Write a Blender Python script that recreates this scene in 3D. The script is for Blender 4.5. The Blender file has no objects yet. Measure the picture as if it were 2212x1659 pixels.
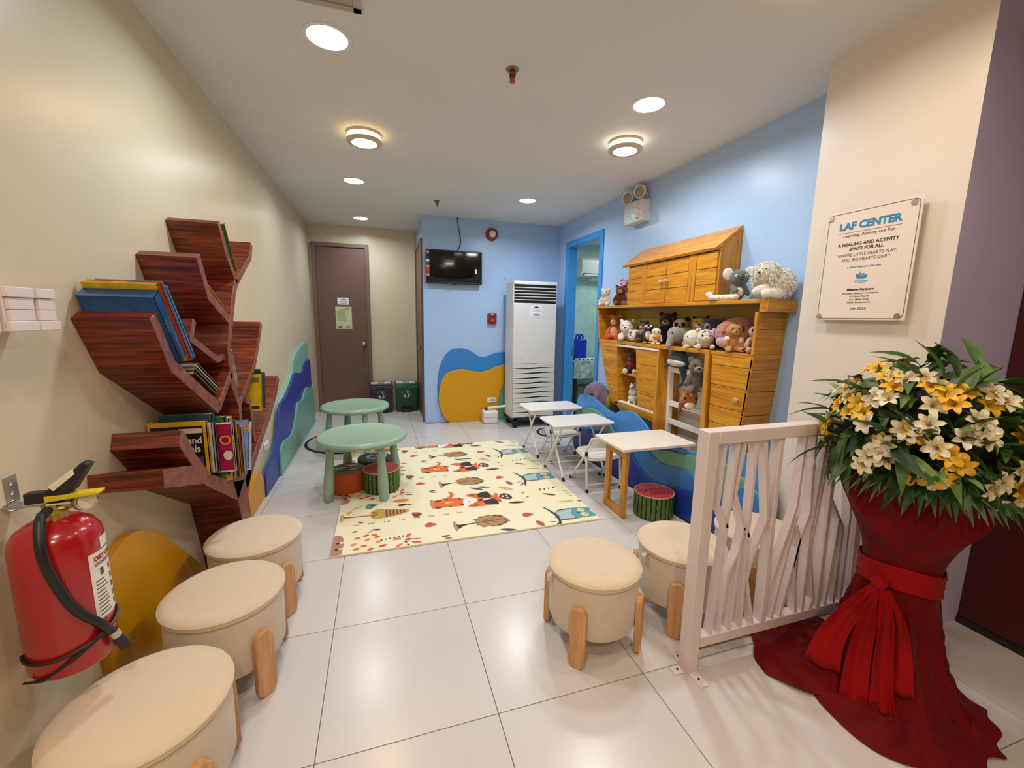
import bpy, bmesh, math, random
from mathutils import Vector, Matrix, Euler
random.seed(7)
sc = bpy.context.scene
col = sc.collection
PI = math.pi
def rad(a): return math.radians(a)
def lin(c):
    return c / 12.92 if c <= 0.04045 else ((c + 0.055) / 1.055) ** 2.4
def rgb(h):
    h = h.lstrip('#')
    return tuple(lin(int(h[i:i + 2], 16) / 255) for i in (0, 2, 4)) + (1.0,)

# ---------------------------------------------------------------- camera, world, exposure
cam_d = bpy.data.cameras.new('camera')
cam = bpy.data.objects.new('camera', cam_d)
col.objects.link(cam)
sc.camera = cam
YAW, PITCH, ROLL, FPX = 0.30676, -0.15681, 0.01709, 899.96
fw = Vector((math.sin(YAW) * math.cos(PITCH), math.cos(YAW) * math.cos(PITCH), math.sin(PITCH)))
rt = Vector((math.cos(YAW), -math.sin(YAW), 0))
up = rt.cross(fw)
rt2 = rt * math.cos(ROLL) + up * math.sin(ROLL)
up2 = -rt * math.sin(ROLL) + up * math.cos(ROLL)
cam.matrix_world = Matrix(((rt2.x, up2.x, -fw.x, 0.9125), (rt2.y, up2.y, -fw.y, 0.0), (rt2.z, up2.z, -fw.z, 1.394), (0, 0, 0, 1)))
cam_d.sensor_fit = 'HORIZONTAL'
cam_d.sensor_width = 36.0
cam_d.lens = 36.0 * FPX / 2212.0
cam_d.clip_start = 0.02
cam_d.clip_end = 60

w = bpy.data.worlds.new('world')
sc.world = w
w.use_nodes = True
w.node_tree.nodes['Background'].inputs[0].default_value = (0.8, 0.85, 1.0, 1)
w.node_tree.nodes['Background'].inputs[1].default_value = 0.0
vs = sc.view_settings
vs.view_transform = 'Standard'
vs.look = 'None'
vs.exposure = 0.08
vs.gamma = 1.0
vs.use_curve_mapping = False

CEIL = 2.63
COOL = (0.84, 0.93, 1.0)
WARM = (1.0, 0.85, 0.68)
AMBER = (1.0, 0.74, 0.46)
NEUT = (1.0, 0.94, 0.85)

# ---------------------------------------------------------------- materials
MATS = {}
def new_mat(name):
    m = bpy.data.materials.new(name)
    m.use_nodes = True
    nt = m.node_tree
    return m, nt, nt.nodes['Principled BSDF']
def coords(nt, scale=(1, 1, 1), rot=(0, 0, 0)):
    tc = nt.nodes.new('ShaderNodeTexCoord')
    mp = nt.nodes.new('ShaderNodeMapping')
    mp.inputs['Scale'].default_value = scale
    mp.inputs['Rotation'].default_value = rot
    nt.links.new(tc.outputs['Object'], mp.inputs['Vector'])
    return mp.outputs[0]
def noise_node(nt, vec, scale, detail=4, rough=0.55):
    n = nt.nodes.new('ShaderNodeTexNoise')
    n.inputs['Scale'].default_value = scale
    n.inputs['Detail'].default_value = detail
    n.inputs['Roughness'].default_value = rough
    if vec is not None: nt.links.new(vec, n.inputs['Vector'])
    return n.outputs['Fac']
def ramp(nt, fac, stops):
    r = nt.nodes.new('ShaderNodeValToRGB')
    e = r.color_ramp.elements
    while len(e) < len(stops): e.new(0.5)
    for el, (p, c) in zip(e, stops):
        el.position = p
        el.color = rgb(c) if isinstance(c, str) else c
    nt.links.new(fac, r.inputs[0])
    return r.outputs[0]
def add_bump(nt, b, fac, strength, dist=0.002):
    bp = nt.nodes.new('ShaderNodeBump')
    bp.inputs['Strength'].default_value = strength
    bp.inputs['Distance'].default_value = dist
    nt.links.new(fac, bp.inputs['Height'])
    nt.links.new(bp.outputs[0], b.inputs['Normal'])
def shade(h, f):
    h = h.lstrip('#')
    return '%02x%02x%02x' % tuple(max(0, min(255, int(int(h[i:i + 2], 16) * f))) for i in (0, 2, 4))
def mat(name, hexc, rough=0.5, metal=0.0, var=0.06, vscale=6, bump=0.0, bscale=200, bdist=0.001, spec=0.5, coat=0.0, sheen=0.0):
    """plain coloured surface with a little procedural unevenness"""
    if name in MATS: return MATS[name]
    m, nt, b = new_mat(name)
    v = coords(nt)
    b.inputs['Roughness'].default_value = rough
    b.inputs['Metallic'].default_value = metal
    b.inputs['Specular IOR Level'].default_value = spec
    b.inputs['Coat Weight'].default_value = coat
    b.inputs['Sheen Weight'].default_value = sheen
    f = noise_node(nt, v, vscale)
    c = ramp(nt, f, [(0.3, shade(hexc, 1 - var)), (0.7, shade(hexc, 1 + var * 0.6))])
    nt.links.new(c, b.inputs['Base Color'])
    if bump > 0:
        add_bump(nt, b, noise_node(nt, v, bscale, 3), bump, bdist)
    MATS[name] = m
    return m
def emit_mat(name, hexc, strength):
    if name in MATS: return MATS[name]
    m, nt, b = new_mat(name)
    b.inputs['Base Color'].default_value = rgb(hexc)
    b.inputs['Emission Color'].default_value = rgb(hexc)
    b.inputs['Emission Strength'].default_value = strength
    MATS[name] = m
    return m
def wood_mat(name, stops, scale, rough=0.35, bump=0.25, freq=6.0, coat=0.15):
    """streaky grain: noise squeezed across the grain"""
    if name in MATS: return MATS[name]
    m, nt, b = new_mat(name)
    v = coords(nt, scale)
    f1 = noise_node(nt, v, freq, 6, 0.6)
    v2 = coords(nt, tuple(s * 3.1 for s in scale))
    f2 = noise_node(nt, v2, freq, 3, 0.5)
    mx = nt.nodes.new('ShaderNodeMath'); mx.operation = 'MULTIPLY_ADD'
    nt.links.new(f2, mx.inputs[0]); mx.inputs[1].default_value = 0.35
    nt.links.new(f1, mx.inputs[2])
    sb = nt.nodes.new('ShaderNodeMath'); sb.operation = 'SUBTRACT'
    nt.links.new(mx.outputs[0], sb.inputs[0]); sb.inputs[1].default_value = 0.175
    c = ramp(nt, sb.outputs[0], stops)
    nt.links.new(c, b.inputs['Base Color'])
    b.inputs['Roughness'].default_value = rough
    b.inputs['Coat Weight'].default_value = coat
    b.inputs['Coat Roughness'].default_value = 0.25
    add_bump(nt, b, sb.outputs[0], bump, 0.002)
    MATS[name] = m
    return m
def plush_mat(hexc, fluffy=0.6):
    n = 'plush_' + hexc.lstrip('#')
    return mat(n, hexc, 0.95, var=0.12, vscale=60, bump=fluffy, bscale=320, bdist=0.004, spec=0.1, sheen=0.35)

# ---------------------------------------------------------------- mesh building
def smooth_closed(pts, n=5):
    out = []
    k = len(pts)
    for i in range(k):
        p0, p1, p2, p3 = (Vector(pts[(i + j - 1) % k]) for j in range(4))
        for s in range(n):
            t = s / n
            out.append(tuple(0.5 * ((2 * p1) + (p2 - p0) * t + (2 * p0 - 5 * p1 + 4 * p2 - p3) * t * t + (3 * p1 - p0 - 3 * p2 + p3) * t ** 3)))
    return out
def smooth_open(pts, n=5):
    out = []
    q = [Vector(a) for a in pts]
    q = [q[0] * 2 - q[1]] + q + [q[-1] * 2 - q[-2]]
    for i in range(1, len(q) - 2):
        p0, p1, p2, p3 = q[i - 1:i + 3]
        for s in range(n):
            t = s / n
            out.append(tuple(0.5 * ((2 * p1) + (p2 - p0) * t + (2 * p0 - 5 * p1 + 4 * p2 - p3) * t * t + (3 * p1 - p0 - 3 * p2 + p3) * t ** 3)))
    out.append(tuple(q[-2]))
    return out
def band(pts, w0, w1=None):
    """closed outline of a mitred strip along a 2D polyline"""
    if w1 is None: w1 = w0
    P = [Vector(a) for a in pts]
    n = len(P)
    L, Rr = [], []
    for i in range(n):
        hw = (w0 + (w1 - w0) * i / (n - 1)) / 2
        if i == 0: d = (P[1] - P[0]).normalized(); off = Vector((-d.y, d.x)) * hw
        elif i == n - 1: d = (P[-1] - P[-2]).normalized(); off = Vector((-d.y, d.x)) * hw
        else:
            d0 = (P[i] - P[i - 1]).normalized(); d1 = (P[i + 1] - P[i]).normalized()
            n0 = Vector((-d0.y, d0.x)); n1 = Vector((-d1.y, d1.x))
            m = (n0 + n1).normalized()
            off = m * (hw / max(0.5, m.dot(n0)))
        L.append(tuple(P[i] + off)); Rr.append(tuple(P[i] - off))
    return L + Rr[::-1]

def wloc(o):
    v = Vector((0, 0, 0))
    while o is not None:
        v += o.location
        o = o.parent
    return v
class G:
    def __init__(s):
        s.v = []; s.f = []; s.m = []; s.cur = 0; s.T = None
    def add(s, vs, fs):
        b = len(s.v)
        if s.T is not None: vs = [s.T @ Vector(a) for a in vs]
        s.v += [tuple(a) for a in vs]
        for f in fs:
            s.f.append([b + i for i in f]); s.m.append(s.cur)
        return s
    def box(s, c, d, rot=None):
        x, y, z = (a / 2 for a in d)
        vs = [Vector((i * x, j * y, k * z)) for i in (-1, 1) for j in (-1, 1) for k in (-1, 1)]
        if rot is not None:
            M = Euler(rot).to_matrix()
            vs = [M @ a for a in vs]
        c = Vector(c)
        return s.add([a + c for a in vs], [(0, 1, 3, 2), (4, 6, 7, 5), (0, 4, 5, 1), (2, 3, 7, 6), (0, 2, 6, 4), (1, 5, 7, 3)])
    def bx(s, x0, x1, y0, y1, z0, z1):
        return s.box(((x0 + x1) / 2, (y0 + y1) / 2, (z0 + z1) / 2), (abs(x1 - x0), abs(y1 - y0), abs(z1 - z0)))
    def prism(s, poly, ax, a, b):
        n = len(poly)
        def mk(p, t):
            return {'x': (t, p[0], p[1]), 'y': (p[0], t, p[1]), 'z': (p[0], p[1], t)}[ax]
        vs = [mk(p, a) for p in poly] + [mk(p, b) for p in poly]
        fs = [list(range(n))[::-1], list(range(n, 2 * n))] + [(i, (i + 1) % n, n + (i + 1) % n, n + i) for i in range(n)]
        return s.add(vs, fs)
    def poly(s, pts):
        return s.add(pts, [list(range(len(pts)))])
    def lathe(s, prof, c=(0, 0, 0), n=32, axis=None, caps=True):
        vs = []; fs = []
        k = len(prof)
        M = Matrix.Identity(3) if axis is None else Vector((0, 0, 1)).rotation_difference(Vector(axis)).to_matrix()
        c = Vector(c)
        for i in range(n):
            a = 2 * PI * i / n
            for r, z in prof:
                vs.append(c + M @ Vector((r * math.cos(a), r * math.sin(a), z)))
        for i in range(n):
            j = (i + 1) % n
            for q in range(k - 1):
                fs.append((i * k + q, j * k + q, j * k + q + 1, i * k + q + 1))
        if caps and prof[0][0] > 1e-6: fs.append([i * k for i in range(n)][::-1])
        if caps and prof[-1][0] > 1e-6: fs.append([i * k + k - 1 for i in range(n)])
        return s.add(vs, fs)
    def cyl(s, p0, p1, r0, r1=None, n=16):
        p0 = Vector(p0); p1 = Vector(p1)
        L = (p1 - p0).length
        return s.lathe([(r0, 0), (r0 if r1 is None else r1, L)], p0, n, p1 - p0)
    def tube(s, path, r, n=8, r1=None, closed=False):
        P = [Vector(a) for a in path]
        k = len(P)
        vs = []; fs = []
        prev = None
        for i in range(k):
            if closed: d = (P[(i + 1) % k] - P[i - 1]).normalized()
            elif i == 0: d = (P[1] - P[0]).normalized()
            elif i == k - 1: d = (P[-1] - P[-2]).normalized()
            else: d = ((P[i + 1] - P[i]).normalized() + (P[i] - P[i - 1]).normalized()).normalized()
            if prev is None:
                u = d.orthogonal().normalized()
            else:
                u = (prev - d * prev.dot(d)).normalized()
            prev = u
            w_ = d.cross(u)
            rr = r if r1 is None else r + (r1 - r) * i / (k - 1)
            for j in range(n):
                a = 2 * PI * j / n
                vs.append(P[i] + (u * math.cos(a) + w_ * math.sin(a)) * rr)
        for i in range(k if closed else k - 1):
            i2 = (i + 1) % k
            for j in range(n):
                fs.append((i * n + j, i * n + (j + 1) % n, i2 * n + (j + 1) % n, i2 * n + j))
        if not closed:
            fs.append(list(range(n))[::-1]); fs.append([(k - 1) * n + j for j in range(n)])
        return s.add(vs, fs)
    def ell(s, c, r, rot=None, n=16, m=10):
        if not hasattr(r, '__len__'): r = (r, r, r)
        M = Matrix.Identity(3) if rot is None else Euler(rot).to_matrix()
        c = Vector(c)
        vs = [c + M @ Vector((0, 0, -r[2]))]
        for i in range(1, m):
            p = -PI / 2 + PI * i / m
            for j in range(n):
                a = 2 * PI * j / n
                vs.append(c + M @ Vector((r[0] * math.cos(p) * math.cos(a), r[1] * math.cos(p) * math.sin(a), r[2] * math.sin(p))))
        vs.append(c + M @ Vector((0, 0, r[2])))
        fs = []
        for j in range(n):
            fs.append((0, 1 + (j + 1) % n, 1 + j))
            fs.append((len(vs) - 1, 1 + (m - 2) * n + j, 1 + (m - 2) * n + (j + 1) % n))
        for i in range(m - 2):
            for j in range(n):
                a = 1 + i * n; b = a + n
                fs.append((a + j, a + (j + 1) % n, b + (j + 1) % n, b + j))
        return s.add(vs, fs)
    def cap(s, p0, p1, r0, r1=None, n=14):
        if r1 is None: r1 = r0
        p0 = Vector(p0); p1 = Vector(p1)
        L = (p1 - p0).length
        pr = [(max(1e-7, r0 * math.cos(a)), r0 * math.sin(a)) for a in [(-PI / 2) + PI / 2 * i / 5 for i in range(6)]]
        pr += [(max(1e-7, r1 * math.cos(a)), L + r1 * math.sin(a)) for a in [PI / 2 * i / 5 for i in range(6)]]
        return s.lathe(pr, p0, n, p1 - p0)
    def mesh(s, name, off=(0, 0, 0), sharp=35):
        me = bpy.data.meshes.new(name)
        o = Vector(off)
        me.from_pydata([tuple(Vector(a) - o) for a in s.v], [], s.f)
        bm = bmesh.new(); bm.from_mesh(me)
        bm.faces.ensure_lookup_table()
        for i, f in enumerate(bm.faces):
            f.material_index = s.m[i]; f.smooth = True
        bmesh.ops.remove_doubles(bm, verts=bm.verts, dist=1e-6)
        bmesh.ops.recalc_face_normals(bm, faces=bm.faces)
        for e in bm.edges:
            if len(e.link_faces) == 2 and e.calc_face_angle(0) > rad(sharp): e.smooth = False
        bm.to_mesh(me); bm.free()
        return me
    def obj(s, name, mats, parent=None, bevel=0, seg=2, sharp=35):
        me = s.mesh(name, wloc(parent), sharp)
        for m_ in (mats if isinstance(mats, (list, tuple)) else [mats]): me.materials.append(m_)
        o = bpy.data.objects.new(name, me)
        col.objects.link(o)
        o.parent = parent
        if bevel:
            b = o.modifiers.new('bevel', 'BEVEL'); b.width = bevel; b.segments = seg
            b.limit_method = 'ANGLE'; b.angle_limit = rad(40)
        return o
def tag(o, label=None, cat=None, group=None, kind=None):
    if label: o['label'] = label
    if cat: o['category'] = cat
    if group: o['group'] = group
    if kind: o['kind'] = kind
    return o
def thing(name, label, cat, loc=(0, 0, 0), group=None):
    o = bpy.data.objects.new(name, None)
    o.empty_display_size = 0.05
    col.objects.link(o)
    o.location = loc
    return tag(o, label, cat, group)
def dup(root, loc=None, rotz=None, label=None, group=None):
    def cp(o, par):
        c = o.copy(); col.objects.link(c); c.parent = par
        for ch in [x for x in ALLCH.get(o.name, [])]: cp(ch, c)
        return c
    ALLCH = {}
    for o in bpy.data.objects:
        if o.parent is not None: ALLCH.setdefault(o.parent.name, []).append(o)
    r = cp(root, None)
    if loc is not None: r.location = loc
    if rotz is not None: r.rotation_euler = (0, 0, rotz)
    return tag(r, label, None, group)
def struct(o): o['kind'] = 'structure'; return o
def text_mesh(s, size, bold=0.0, align='CENTER', spacing=1.0):
    c = bpy.data.curves.new('text', 'FONT')
    c.body = s; c.size = size; c.align_x = align; c.offset = bold; c.space_character = spacing
    c.resolution_u = 3
    o = bpy.data.objects.new('text', c)
    col.objects.link(o)
    dg = bpy.context.evaluated_depsgraph_get()
    me = bpy.data.meshes.new_from_object(o.evaluated_get(dg))
    bpy.data.objects.remove(o); bpy.data.curves.remove(c)
    return me
def text_obj(name, s, size, m, parent, M, bold=0.0, align='CENTER', spacing=1.0, sx=1.0):
    """flat lettering; M maps text plane (x right, y up) to the world"""
    me = text_mesh(s, size, bold, align, spacing)
    off = wloc(parent)
    for v_ in me.vertices: v_.co = (M @ Vector((v_.co.x * sx, v_.co.y, 0))) - off
    me.materials.clear(); me.materials.append(m)
    o = bpy.data.objects.new(name, me); col.objects.link(o); o.parent = parent
    return o
def frame(origin, right, upv):
    r = Vector(right).normalized(); u = Vector(upv).normalized(); n = r.cross(u)
    return Matrix(((r.x, u.x, n.x, origin[0]), (r.y, u.y, n.y, origin[1]), (r.z, u.z, n.z, origin[2]), (0, 0, 0, 1)))

# ================================================================ THE SETTING
tile_m = mat('floor_tile', 'cec8c7', 0.24, var=0.02, vscale=1.2, spec=0.5)
grout_m = mat('grout', '7c6f66', 0.9)
wallL_m = mat('paint_cream_wall', 'd6c8ac', 0.34, var=0.015, vscale=2, bump=0.12, bscale=90, bdist=0.0015)
wallB_m = mat('paint_blue_wall', 'a9c8ef', 0.34, var=0.015, vscale=2, bump=0.12, bscale=90, bdist=0.0015)
ceil_m = mat('paint_ceiling', 'dedcda', 0.75, var=0.015, vscale=2)
pil_m = mat('paint_pillar', 'e2d8d0', 0.34, var=0.015, vscale=2, bump=0.12, bscale=90, bdist=0.0015)
lav_m = mat('paint_lavender', 'c6bce6', 0.45, var=0.02, vscale=3)
teal_m = mat('paint_pale_green', 'b3cfcb', 0.5)
brown_m = mat('paint_brown', '6d5044', 0.42, var=0.03)
brownf_m = mat('paint_brown_frame', '75584d', 0.42, var=0.03)
maroon_m = mat('paint_maroon', '4a0d12', 0.35, var=0.05)
trimblue_m = mat('paint_trim_blue', '3f92dc', 0.35, var=0.03)
white_m = mat('white_plastic', 'ece9e6', 0.35, var=0.015)
steel_m = mat('steel', 'b9b4ac', 0.25, 1.0)
brass_m = mat('brushed_knob', 'b9a48e', 0.22, 1.0)
black_m = mat('black_plastic', '17171a', 0.4)
dark_m = mat('dark_rubber', '1d1d1f', 0.7)

g = G().bx(-0.1, 3.6, -2.3, 6.7, -0.06, -0.003)
floor = struct(g.obj('floor', grout_m))
TX, TY, TS = 0.0735, 1.2327, 0.6
full_me = None
for j in range(-6, 9):
    for k in range(-1, 6):
        x0, x1 = TX + TS * k, TX + TS * (k + 1)
        y0, y1 = TY + TS * j, TY + TS * (j + 1)
        xm = 3.5 if y0 < 5.4 else 1.45
        cx0, cx1 = max(x0, 0.0), min(x1, xm)
        cy0, cy1 = max(y0, -2.2), min(y1, 6.526)
        if cx1 - cx0 < 0.02 or cy1 - cy0 < 0.02: continue
        jn = 0.0017
        fullt = (cx0, cx1, cy0, cy1) == (x0, x1, y0, y1)
        if fullt and full_me is not None:
            t = bpy.data.objects.new('tile', full_me); col.objects.link(t)
            t.location = ((x0 + x1) / 2, (y0 + y1) / 2, 0)
        else:
            c = Vector(((cx0 + cx1) / 2, (cy0 + cy1) / 2, 0))
            gg = G().bx(cx0 - c.x + jn, cx1 - c.x - jn, cy0 - c.y + jn, cy1 - c.y - jn, -0.012, 0.0)
            t = gg.obj('tile', tile_m)
            t.location = c
            if fullt: full_me = t.data
        t.parent = floor
struct(G().bx(-0.1, 3.6, -2.3, 6.7, CEIL, CEIL + 0.08).obj('ceiling', ceil_m))
struct(G().bx(-0.1, 0, -2.3, 6.63, 0, CEIL).obj('wall_left', wallL_m))
struct(G().bx(0, 1.45, 6.526, 6.63, 0, CEIL).obj('wall_back', wallL_m))
g = G().bx(1.45, 3.271, 5.45, 5.55, 0, CEIL)
struct(g.obj('wall_center', wallB_m))
struct(G().bx(1.452, 1.55, 5.55, 6.526, 0, CEIL).obj('wall_alcove', wallB_m))
g = G().bx(3.271, 3.371, 1.67, 4.21, 0, CEIL).bx(3.271, 3.371, 5.16, 5.55, 0, CEIL).bx(3.271, 3.371, 4.21, 5.16, 2.365, CEIL)
struct(g.obj('wall_right', wallB_m))
g = G()
g.add([(3.027, 1.07, 0), (3.027, 1.67, 0), (3.027, 1.67, CEIL), (3.027, 1.07, CEIL)], [(0, 1, 2, 3)])
g.add([(3.027, 1.67, 0), (3.6, 1.67, 0), (3.6, 1.67, CEIL), (3.027, 1.67, CEIL)], [(0, 1, 2, 3)])
g.cur = 1
g.add([(3.027, 1.07, 0), (3.6, 1.07, 0), (3.6, 1.07, CEIL), (3.027, 1.07, CEIL)], [(0, 1, 2, 3)])
g.cur = 0
g.add([(3.6, 1.07, 0), (3.6, 1.67, 0), (3.6, 1.67, CEIL), (3.6, 1.07, CEIL)], [(0, 1, 2, 3)])
struct(g.obj('wall_pillar', [pil_m, lav_m]))
struct(G().bx(3.53, 3.63, -2.3, 1.07, 0, CEIL).obj('wall_entry', maroon_m))
struct(G().bx(-0.1, 3.63, -2.3, -2.2, 0, CEIL).obj('wall_front', wallL_m))

# brown door in the far alcove
d1 = thing('door_1', 'brown flush door in its frame in the far left alcove', 'door', (0.41, 6.526, 0)); struct(d1)
G().prism([(0.04, 0), (0.04, 2.386), (0.787, 2.386), (0.787, 0), (0.737, 0), (0.737, 2.336), (0.09, 2.336), (0.09, 0)], 'y', 6.475, 6.526).obj('door_frame', brownf_m, d1, 0.004)
G().bx(0.092, 0.735, 6.505, 6.526, 0.005, 2.334).obj('door_leaf', brown_m, d1)
G().lathe([(0.0001, 0), (0.016, 0.0), (0.03, 0.012), (0.033, 0.03), (0.026, 0.045), (0.012, 0.05), (0.012, 0.07), (0.034, 0.072), (0.034, 0.08)], (0.684, 6.425, 0.984), 20, (0, 1, 0)).obj('door_knob', brass_m, d1)
# side door seen edge-on
d2 = thing('door_2', 'brown door in the side wall beside the television wall, seen almost edge-on', 'door', (1.45, 6.0, 0)); struct(d2)
G().prism([(5.53, 0), (5.53, 2.37), (6.42, 2.37), (6.42, 0), (6.36, 0), (6.36, 2.31), (5.59, 2.31), (5.59, 0)], 'x', 1.425, 1.452).obj('door_frame', brownf_m, d2, 0.003)
G().bx(1.44, 1.452, 5.59, 6.36, 0.005, 2.31).obj('door_leaf', brown_m, d2)
G().lathe([(0.0001, 0), (0.016, 0.0), (0.03, 0.012), (0.03, 0.03), (0.012, 0.045), (0.012, 0.06)], (1.38, 5.68, 0.985), 16, (1, 0, 0)).obj('door_knob', brass_m, d2)
# maroon door by the entrance
d3 = thing('door_3', 'dark maroon door at the right edge behind the flower stand', 'door', (3.515, 0.55, 0)); struct(d3)
G().bx(3.5, 3.53, 0.02, 1.065, 0.03, 2.2).obj('door_leaf', maroon_m, d3, 0.003)
G().bx(3.492, 3.53, 0.02, 1.065, 0.0, 0.03).obj('threshold', dark_m, d3)
# blue doorway trim
t1 = thing('trim_1', 'bright blue door frame around the open doorway', 'door frame', (3.3, 4.68, 0)); struct(t1)
G().bx(3.255, 3.385, 5.09, 5.162, 0, 2.368).obj('jamb', trimblue_m, t1, 0.003)
G().bx(3.255, 3.385, 4.208, 4.28, 0, 2.368).obj('jamb', trimblue_m, t1, 0.003)
G().bx(3.255, 3.385, 4.28, 5.09, 2.30, 2.368).obj('head', trimblue_m, t1, 0.003)
G().bx(3.36, 3.372, 5.06, 5.09, 0.92, 1.0).obj('strike_plate', steel_m, t1)
# side room seen through the doorway
struct(G().bx(3.371, 5.3, 3.6, 5.95, -0.06, -0.001).obj('floor_side', tile_m))
struct(G().bx(3.371, 5.3, 5.85, 5.95, 0, 2.62).obj('wall_side', teal_m))
struct(G().bx(5.2, 5.3, 3.6, 5.85, 0, 2.62).obj('wall_side_right', teal_m))
struct(G().bx(3.371, 5.3, 3.5, 3.6, 0, 2.62).obj('wall_side_front', teal_m))
struct(G().bx(3.371, 5.3, 3.5, 5.95, 2.5, 2.62).obj('ceiling_side', ceil_m))
struct(G().bx(3.371, 3.42, 5.2, 5.85, 0, 2.5).obj('wall_side_return', mat('paint_white', 'dfe3ea', 0.5)))

# ================================================================ CEILING LAMPS
def area(name, loc, power, colr, size, parent=None, spread=180):
    l = bpy.data.lights.new(name, 'AREA')
    l.shape = 'DISK'; l.size = size; l.energy = power; l.color = colr; l.spread = rad(spread)
    o = bpy.data.objects.new(name, l); col.objects.link(o)
    o.location = Vector(loc) - wloc(parent)
    o.parent = parent
    return o
led_m = emit_mat('led_cool', 'f4faff', 9.0)
def downlight(x, y, label, power=11.5, colr=COOL, r=0.085):
    t = thing('downlight', label, 'ceiling light', (x, y, CEIL), 'round recessed white downlights')
    G().lathe([(r + 0.018, 0.0), (r + 0.018, -0.003), (r + 0.002, -0.006), (r, -0.003), (r, 0)], (x, y, CEIL), 40).obj('ring', mat('lamp_ring', 'e6e6e6', 0.4), t)
    G().lathe([(1e-6, -0.004), (r, -0.004), (r, 0)], (x, y, CEIL), 40).obj('diffuser', led_m, t)
    area('lamp', (x, y, CEIL - 0.008), power, colr, 2 * r, t, 160)
downlight(0.727, 2.256, 'large round white downlight nearest the camera, above the tree bookshelf side')
downlight(2.438, 2.282, 'round white downlight in front of the bright surface lamp, right side', 10)
downlight(0.722, 4.371, 'round white downlight just beyond the warm surface lamp', 9)
downlight(0.72, 5.946, 'round white downlight farthest back, in the alcove before the brown door', 10)
downlight(2.451, 4.413, 'round white downlight in front of the television wall', 14.5)
downlight(0.74, 0.2, 'round warm downlight above the camera, left', 11.5, WARM)
downlight(2.45, 0.2, 'round warm downlight above the entrance, right', 6, WARM)
def drum(x, y, label, warm, power, z=CEIL, lc=None):
    t = thing('drum_lamp', label, 'ceiling light', (x, y, z), 'round surface-mounted drum lamps')
    em = emit_mat('drum_warm' if warm else 'drum_neutral', 'ffdf9e' if warm else 'fff3da', 5.0 if warm else 6.0)
    R0 = 0.118
    G().lathe([(R0 - 0.004, 0), (R0 - 0.004, -0.016), (R0 - 0.01, -0.018)], (x, y, z), 48).obj('base', mat('drum_base', 'd8cbb4', 0.4), t)
    G().lathe([(R0 - 0.006, -0.016), (R0 - 0.006, -0.047)], (x, y, z), 48).obj('side_glow', em, t)
    G().lathe([(R0 - 0.012, -0.046), (R0, -0.046), (R0, -0.06), (R0 - 0.01, -0.064)], (x, y, z), 48).obj('rim', mat('drum_rim', 'cfc3ae', 0.3), t)
    G().lathe([(1e-6, -0.066), (R0 * 0.6, -0.065), (R0 - 0.01, -0.062)], (x, y, z), 48).obj('diffuser', em, t)
    area('lamp', (x, y, z - 0.072), power, lc or (WARM if warm else NEUT), 2 * R0 - 0.03, t, 172)
drum(0.85, 3.27, 'warm glowing round drum lamp on the left half of the ceiling', True, 6, lc=AMBER)
drum(2.6, 2.78, 'neutral white round drum lamp near the blue wall', False, 8)
drum(2.42, 1.22, 'warm round drum lamp at the top edge above the sign pillar', True, 6)
drum(0.95, -0.9, 'warm round drum lamp behind the camera', True, 25, lc=AMBER)
# lamp of the side room
rl = thing('tube_lamp', 'ceiling tube lamp inside the side room', 'ceiling light', (4.4, 4.9, 2.5))
G().bx(4.37, 4.43, 4.4, 5.4, 2.46, 2.5).obj('tube', emit_mat('tube', 'e8f6ff', 2.0), rl)
area('lamp', (4.4, 4.9, 2.44), 14, (0.85, 1, 0.97), 0.5, rl)

def sprinkler(x, y, label):
    t = thing('sprinkler', label, 'sprinkler', (x, y, CEIL), 'ceiling fire sprinklers')
    G().lathe([(0.034, 0), (0.03, -0.006), (0.016, -0.008), (0.012, 0)], (x, y, CEIL), 24).obj('escutcheon', mat('esc', '8a837a', 0.4, 0.6), t)
    br = mat('copper', 'a8562a', 0.4, 0.7)
    G().lathe([(0.012, 0), (0.012, -0.02), (0.018, -0.022), (0.018, -0.03), (0.008, -0.032), (0.006, -0.045)], (x, y, CEIL), 14).obj('body', br, t)
    G().tube([(x - 0.011, y, CEIL - 0.03), (x - 0.012, y, CEIL - 0.045), (x, y, CEIL - 0.055), (x + 0.012, y, CEIL - 0.045), (x + 0.011, y, CEIL - 0.03)], 0.003, 6).obj('frame', br, t)
    G().lathe([(0.0001, -0.058), (0.015, -0.058), (0.015, -0.055), (0.0001, -0.055)], (x, y, CEIL), 14).obj('deflector', br, t)
sprinkler(1.589, 2.217, 'copper sprinkler head near the middle of the ceiling')
sprinkler(1.543, 4.782, 'small copper sprinkler head in front of the television wall')
hm = mat('hatch_grey', 'b5aaa0', 0.6)
h = thing('access_hatch', 'square ceiling access panel at the top edge', 'hatch', (0.57, 1.7, CEIL))
G().bx(0.27, 0.87, 1.43, 2.03, CEIL - 0.004, CEIL).obj('panel', ceil_m, h)
G().prism([(0.27, 1.43), (0.87, 1.43), (0.87, 2.03), (0.27, 2.03)], 'z', CEIL - 0.0045, CEIL - 0.001).obj('panel_joint', hm, h)
for a in ((0.26, 0.29, 1.42, 2.04), (0.85, 0.88, 1.42, 2.04), (0.26, 0.88, 1.42, 1.45), (0.26, 0.88, 2.01, 2.04)):
    G().bx(*a, CEIL - 0.01, CEIL).obj('frame_bar', hm, h)

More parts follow.
